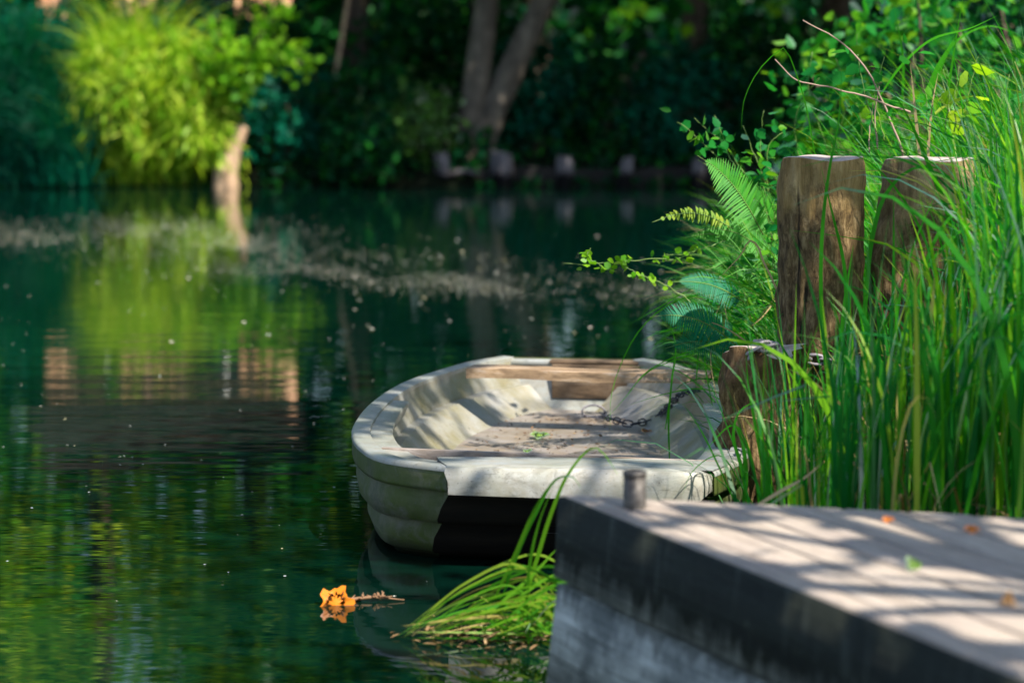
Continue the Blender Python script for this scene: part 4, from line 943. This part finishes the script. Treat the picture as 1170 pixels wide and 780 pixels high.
# bushes of the far bank, each its own
for (px, y, z, rx, rz, ncl, mt, lab) in [
    (415, 38.4, 1.05, .95, .9, 60, 'shade_leaf', 'mid green bush left of the V shaped trunks, tallest of the far bank bushes'),
    (470, 38.1, .75, .75, .65, 44, 'round_leaf_d', 'low lighter green bush at the foot of the V shaped trunks'),
    (420, 37.6, .45, .6, .45, 36, 'shade_leaf', 'small bush hanging over the water below the slender sapling'),
    (325, 38.2, 1.0, .8, .9, 50, 'teal_leaf', 'dark bush between the tan trunk and the slender sapling'),
    (610, 39.6, 1.3, 1.0, 1.0, 50, 'teal_leaf', 'dark bush just right behind the V shaped trunks'),
    (700, 39.4, 1.1, 1.2, .9, 60, 'shade_leaf', 'dark bush above the row of pilings'),
    (790, 39.0, 1.1, 1.2, 1.0, 60, 'teal_leaf', 'dark bush at the right end of the far bank pilings'),
    (880, 39.4, 1.5, 1.6, 1.4, 80, 'shade_leaf', 'dark bush partly hidden by near bank shrub leaves'),
    (40, 39.5, 1.7, 1.6, 1.2, 70, 'teal_leaf', 'dark bush behind the teal grass at left edge'),
    (520, 41.0, 1.9, 1.6, 1.2, 70, 'shade_leaf', 'tall dark bush behind the V shaped trunks'),
    (215, 39.8, 1.9, 1.3, 1.15, 90, 'teal_leaf', 'tall dark bush right behind the sunlit grass clump'),
    (95, 40.2, 1.9, 1.1, 1.15, 80, 'shade_leaf', 'tall dark bush left behind the sunlit grass clump'),
    (300, 40.2, 1.9, 1.0, 1.15, 70, 'shade_leaf', 'tall dark bush behind the sunlit round leaved branch')]:
    if mt == 'round_leaf_d' and 'round_leaf_d' not in G: G[mt] = leaf_mat(mt, [(0, (.03, .10, .015)), (1, (.07, .18, .02))], .4, .05)
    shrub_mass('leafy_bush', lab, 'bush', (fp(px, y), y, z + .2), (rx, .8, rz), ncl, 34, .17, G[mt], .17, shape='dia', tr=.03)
# woodland beyond, reads as one dark mass
def wood_mass():
    n = 26000; x = rng.uniform(-26, 26, n); y = rng.uniform(40.5, 52, n); z = far_z(x, y) + rng.beta(1.0, 1.5, n) * (3.2 + (y - 40) * .35)
    k = vnoise(x * .8, z * 1.3 + y * .3, 1.0) > -.35; p_ = np.stack([x, y, z], 1)[k]; p_ = p_[open_sky(p_)]
    n2 = 5200; x2 = rng.uniform(-10, 12, n2); y2 = 37.45 + rng.gamma(1.5, .3, n2); z2 = far_z(x2, y2) + rng.uniform(0, .42, n2) * (vnoise(x2 * 2, y2, 1.3) + 1.0); ok = (np.abs(x2 + 4.6) > .45) & (vnoise(x2 * 3, z2 * 3, 1) > -.4)
    e_ = np.stack([x2, y2, np.maximum(z2, .06)], 1)[ok]
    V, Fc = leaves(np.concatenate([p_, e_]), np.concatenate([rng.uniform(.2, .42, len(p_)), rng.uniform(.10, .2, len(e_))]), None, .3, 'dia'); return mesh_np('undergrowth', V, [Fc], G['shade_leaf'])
tag(wood_mass(), 'dark tangle of leafy undergrowth filling the far wood', 'undergrowth', kind='stuff')
def backwood():
    n = 30000; x = rng.uniform(-60, 60, n); y = rng.uniform(62, 80, n); z = far_z(x, y) + rng.beta(1.2, 1.2, n) * 15
    p_ = np.stack([x, y, z], 1); k = vnoise(x * .35, z * .5, 1) > -.55
    V, Fc = leaves(p_[k], rng.uniform(.7, 1.3, k.sum()), None, .3, 'dia'); return mesh_np('woodland', V, [Fc], G['far_leaf'])
tag(backwood(), 'distant woodland closing the view behind the river', 'woodland', kind='stuff')
# trees standing along the far bank
k_ = 0
FT = [(-15, 39.5, 12, .3), (-11.5, 41, 14, .32), (-8.2, 44.5, 15, .33), (-3.0, 43, 13, .28), (3.2, 40.2, 12, .28), (5.6, 40.6, 13, .3), (8.2, 39.4, 12, .3), (11.5, 40.0, 13, .3), (15, 39.5, 12, .3), (19, 40, 13, .3), (-20, 40, 13, .3),
      (-13, 48, 17, .35), (-6, 50, 18, .35), (0.5, 47.5, 17, .35), (6.5, 49, 18, .35), (13, 47, 17, .35), (-.6, 41.0, 13, .2)]
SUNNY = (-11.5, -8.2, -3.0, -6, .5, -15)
for (x, y, h, r) in FT:
    zb = float(far_z(np.array(x), np.array(y))); ln = rng.normal(0, .5)
    fr_ = y < 42.5
    tree('woodland_tree', 'straight dark tree trunk rising from the far wood into its crown' , x, y, [[(x, y, zb - .3), (x + ln * .2, y, zb + h * .25), (x + ln * .6, y, zb + h * .55), (x + ln, y - .3, zb + h * .8)]], r,
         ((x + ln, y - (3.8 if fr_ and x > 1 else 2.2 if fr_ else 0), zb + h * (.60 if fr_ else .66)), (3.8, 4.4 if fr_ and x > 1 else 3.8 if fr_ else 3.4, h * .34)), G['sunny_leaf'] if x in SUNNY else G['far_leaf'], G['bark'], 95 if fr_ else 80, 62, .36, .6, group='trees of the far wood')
# pilings and timber edge
for (px, top, bot, wd, lab) in [(573, 174, 214, .36, 'pale weathered piling right of the V shaped trunks'), (646, 180, 213, .30, 'pale piling second from the V shaped trunks'), (717, 180, 211, .22, 'thin piling, third along the far edge'), (505, 176, 212, .26, 'pale short piling left of the V shaped trunks'), (443, 182, 213, .16, 'narrow piling half hidden in the low bush'), (798, 184, 213, .22, 'piling just left of the near fern'), ]:
    yy = 37.5 + rng.uniform(-.08, .12); q = P(px, top, d=yy); lnx, lny = rng.normal(0, .10, 2); n, kz = 16, 8; an = np.linspace(0, 2 * math.pi, n + 1); Gd = np.zeros((kz, n + 1, 3)); ph = rng.uniform(0, 6, 3)
    for k in range(kz):
        z = -.3 + (q[2] + .3) * k / (kz - 1); rr = wd / 2 * (1 + .08 * np.sin(3 * an + ph[0]) + .05 * np.sin(5 * an + ph[1])) * (1 if k < kz - 1 else .9)
        Gd[k] = np.stack([q[0] + rr * np.cos(an) + lnx * (z - q[2]), yy + rr * np.sin(an) + lny * z, np.full(n + 1, z) + (.035 * np.sin(an + ph[2]) + .02 * np.sin(3 * an + ph[0]) if k >= kz - 1 else 0)], 1)
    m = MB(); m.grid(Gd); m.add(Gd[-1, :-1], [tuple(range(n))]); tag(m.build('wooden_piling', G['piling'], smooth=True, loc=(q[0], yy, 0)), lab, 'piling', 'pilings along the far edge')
m = MB()
for (p1, p2, z) in ((480, 640, .16), (600, 760, .12), (730, 900, .15)):
    xa, xb = fp(p1, 37.55), fp(p2, 37.55); m.box(((xa + xb) / 2, 37.62 + .06 * (z > .14), z), (xb - xa, .12, .34))
tag(m.build('timber_edging', G['timber'], bevel=.02), 'dark plank edging behind the pilings along the far waterline', 'edging')
q = P(520, 197, d=37.4)
m = MB(); m.tube(smooth_path([P(508, 203, d=37.35), P(525, 196, d=37.35), P(550, 200, d=37.35)], 12), np.linspace(.05, .035, 12), 8)
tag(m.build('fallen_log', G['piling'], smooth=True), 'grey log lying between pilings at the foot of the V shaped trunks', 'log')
q = [P(680, 165, d=39.2), P(700, 128, d=39.2), P(722, 90, d=39.2), P(735, 60, d=39.2)]
m = MB(); m.tube(smooth_path(q, 14), np.linspace(.09, .05, 14), 8); tag(m.build('dead_branch', G['bark'], smooth=True, loc=q[0]), 'reddish dead branch leaning in the dark right of the V trunks', 'branch')

# timber hut in the wood behind the sunlit grass
hut = thing('timber_hut', 'pinkish timber hut behind the sunlit grass clump, mostly out of sight', 'hut', (-6.4, 42.4, 1.0))
M_hut = wood_mat('hut_board', (.26, .12, .06), (.52, .29, .17), (.66, .42, .28), (8, 8, 1.2), 1.0, .85, .004)
m = MB(); zb = .7
xk = -8.6
while xk < -4.1:
    m.box((xk + .11, 41.6, 2.7), (.205, .04, 3.4)); xk += .22
under(m.build('board_wall', M_hut), hut)
m = MB(); m.box((-6.35, 43.4, 2.65), (4.4, 3.4, 3.3)); under(m.build('wall', G['timber']), hut)
m = MB(); m.add([(-8.9, 41.1, 4.42), (-3.8, 41.1, 4.42), (-3.8, 43.4, 5.6), (-8.9, 43.4, 5.6), (-8.9, 45.6, 4.42), (-3.8, 45.6, 4.42), (-8.9, 41.1, 4.34), (-3.8, 41.1, 4.34)], [(0, 1, 2, 3), (3, 2, 5, 4), (6, 7, 1, 0)])
under(m.build('roof', G['timber']), hut)
for xx in (-7.6, -5.4):
    m = MB(); m.box((xx, 41.55, 3.3), (.8, .05, .9)); f = under(m.build('window', NT('dark_glass').pbr((.01, .012, .015), .1)), hut)

# ------------------------------------------------------------------ trees over the landing: their crowns shade and dapple it
GAPS2 = [((-.45, 8.0, .3), .20), ((.1, 7.45, .33), .22), ((.62, 7.45, .33), .18), ((.62, 5.2, .57), .22), ((.35, 5.55, .57), .12), ((.95, 5.3, .57), .16), ((1.25, 5.0, .57), .2), ((.75, 4.55, .57), .16), ((1.0, 4.25, .57), .15), ((.95, 4.6, .57), .25), ((1.5, 10.5, 1.2), 1.1), ((1.0, 9.4, 1.0), .5), ((-.2, 9.2, .3), .14), ((-.58, 7.07, .05), .25), ((.0, 6.5, .2), .35), ((1.2, 8.15, 1.25), .11), ((1.62, 8.2, 1.15), .22), ((.9, 7.9, .5), .14), ((.75, 9.0, 1.05), .55), ((.3, 10.2, .3), .12), ((1.95, 7.3, .9), 1.15), ((1.1, 6.6, .9), .35), ((1.2, 8.0, 1.1), .3), ((2.5, 7.0, .6), 1.35), ((2.2, 10, 1.2), 1.7), ((1.75, 6.7, .9), .35)]
GAPS += GAPS2
def over(pt, h): return np.asarray(pt) + SUN * (h / SUN[2])
for (x, y, aim, h, rad, ncl, lab) in [(5.2, 2.0, (.8, 5.2, .5), 3.9, (2.0, 2.2, .9), 60, 'tree behind the landing whose leaves dapple its boards, above the picture'),
                                      (6.4, 6.6, (.3, 8.8, .3), 6.5, (2.6, 2.4, 1.3), 100, 'tree on the near bank whose crown shades the boat, above the picture'),
                                      (7.5, 10.5, (1.6, 11.5, 1.0), 7.0, (2.6, 2.6, 1.5), 70, 'tree on the near bank behind the grass, above the picture')]:
    cc = over(aim, h); zb = float(bank_z(np.array(x), np.array(y)))
    tree('shade_tree', lab, x, y, [[(x, y, zb - .3), (x - .1, y, zb + 2), (x * .6 + cc[0] * .4, y * .6 + cc[1] * .4, zb + 3.8), tuple(cc)]], .16, (cc, rad), G['far_leaf'], G['bark'], ncl, 42, .14, .30, group=None, limbs=14, shape='leaf', shell=.0, flat=.6)
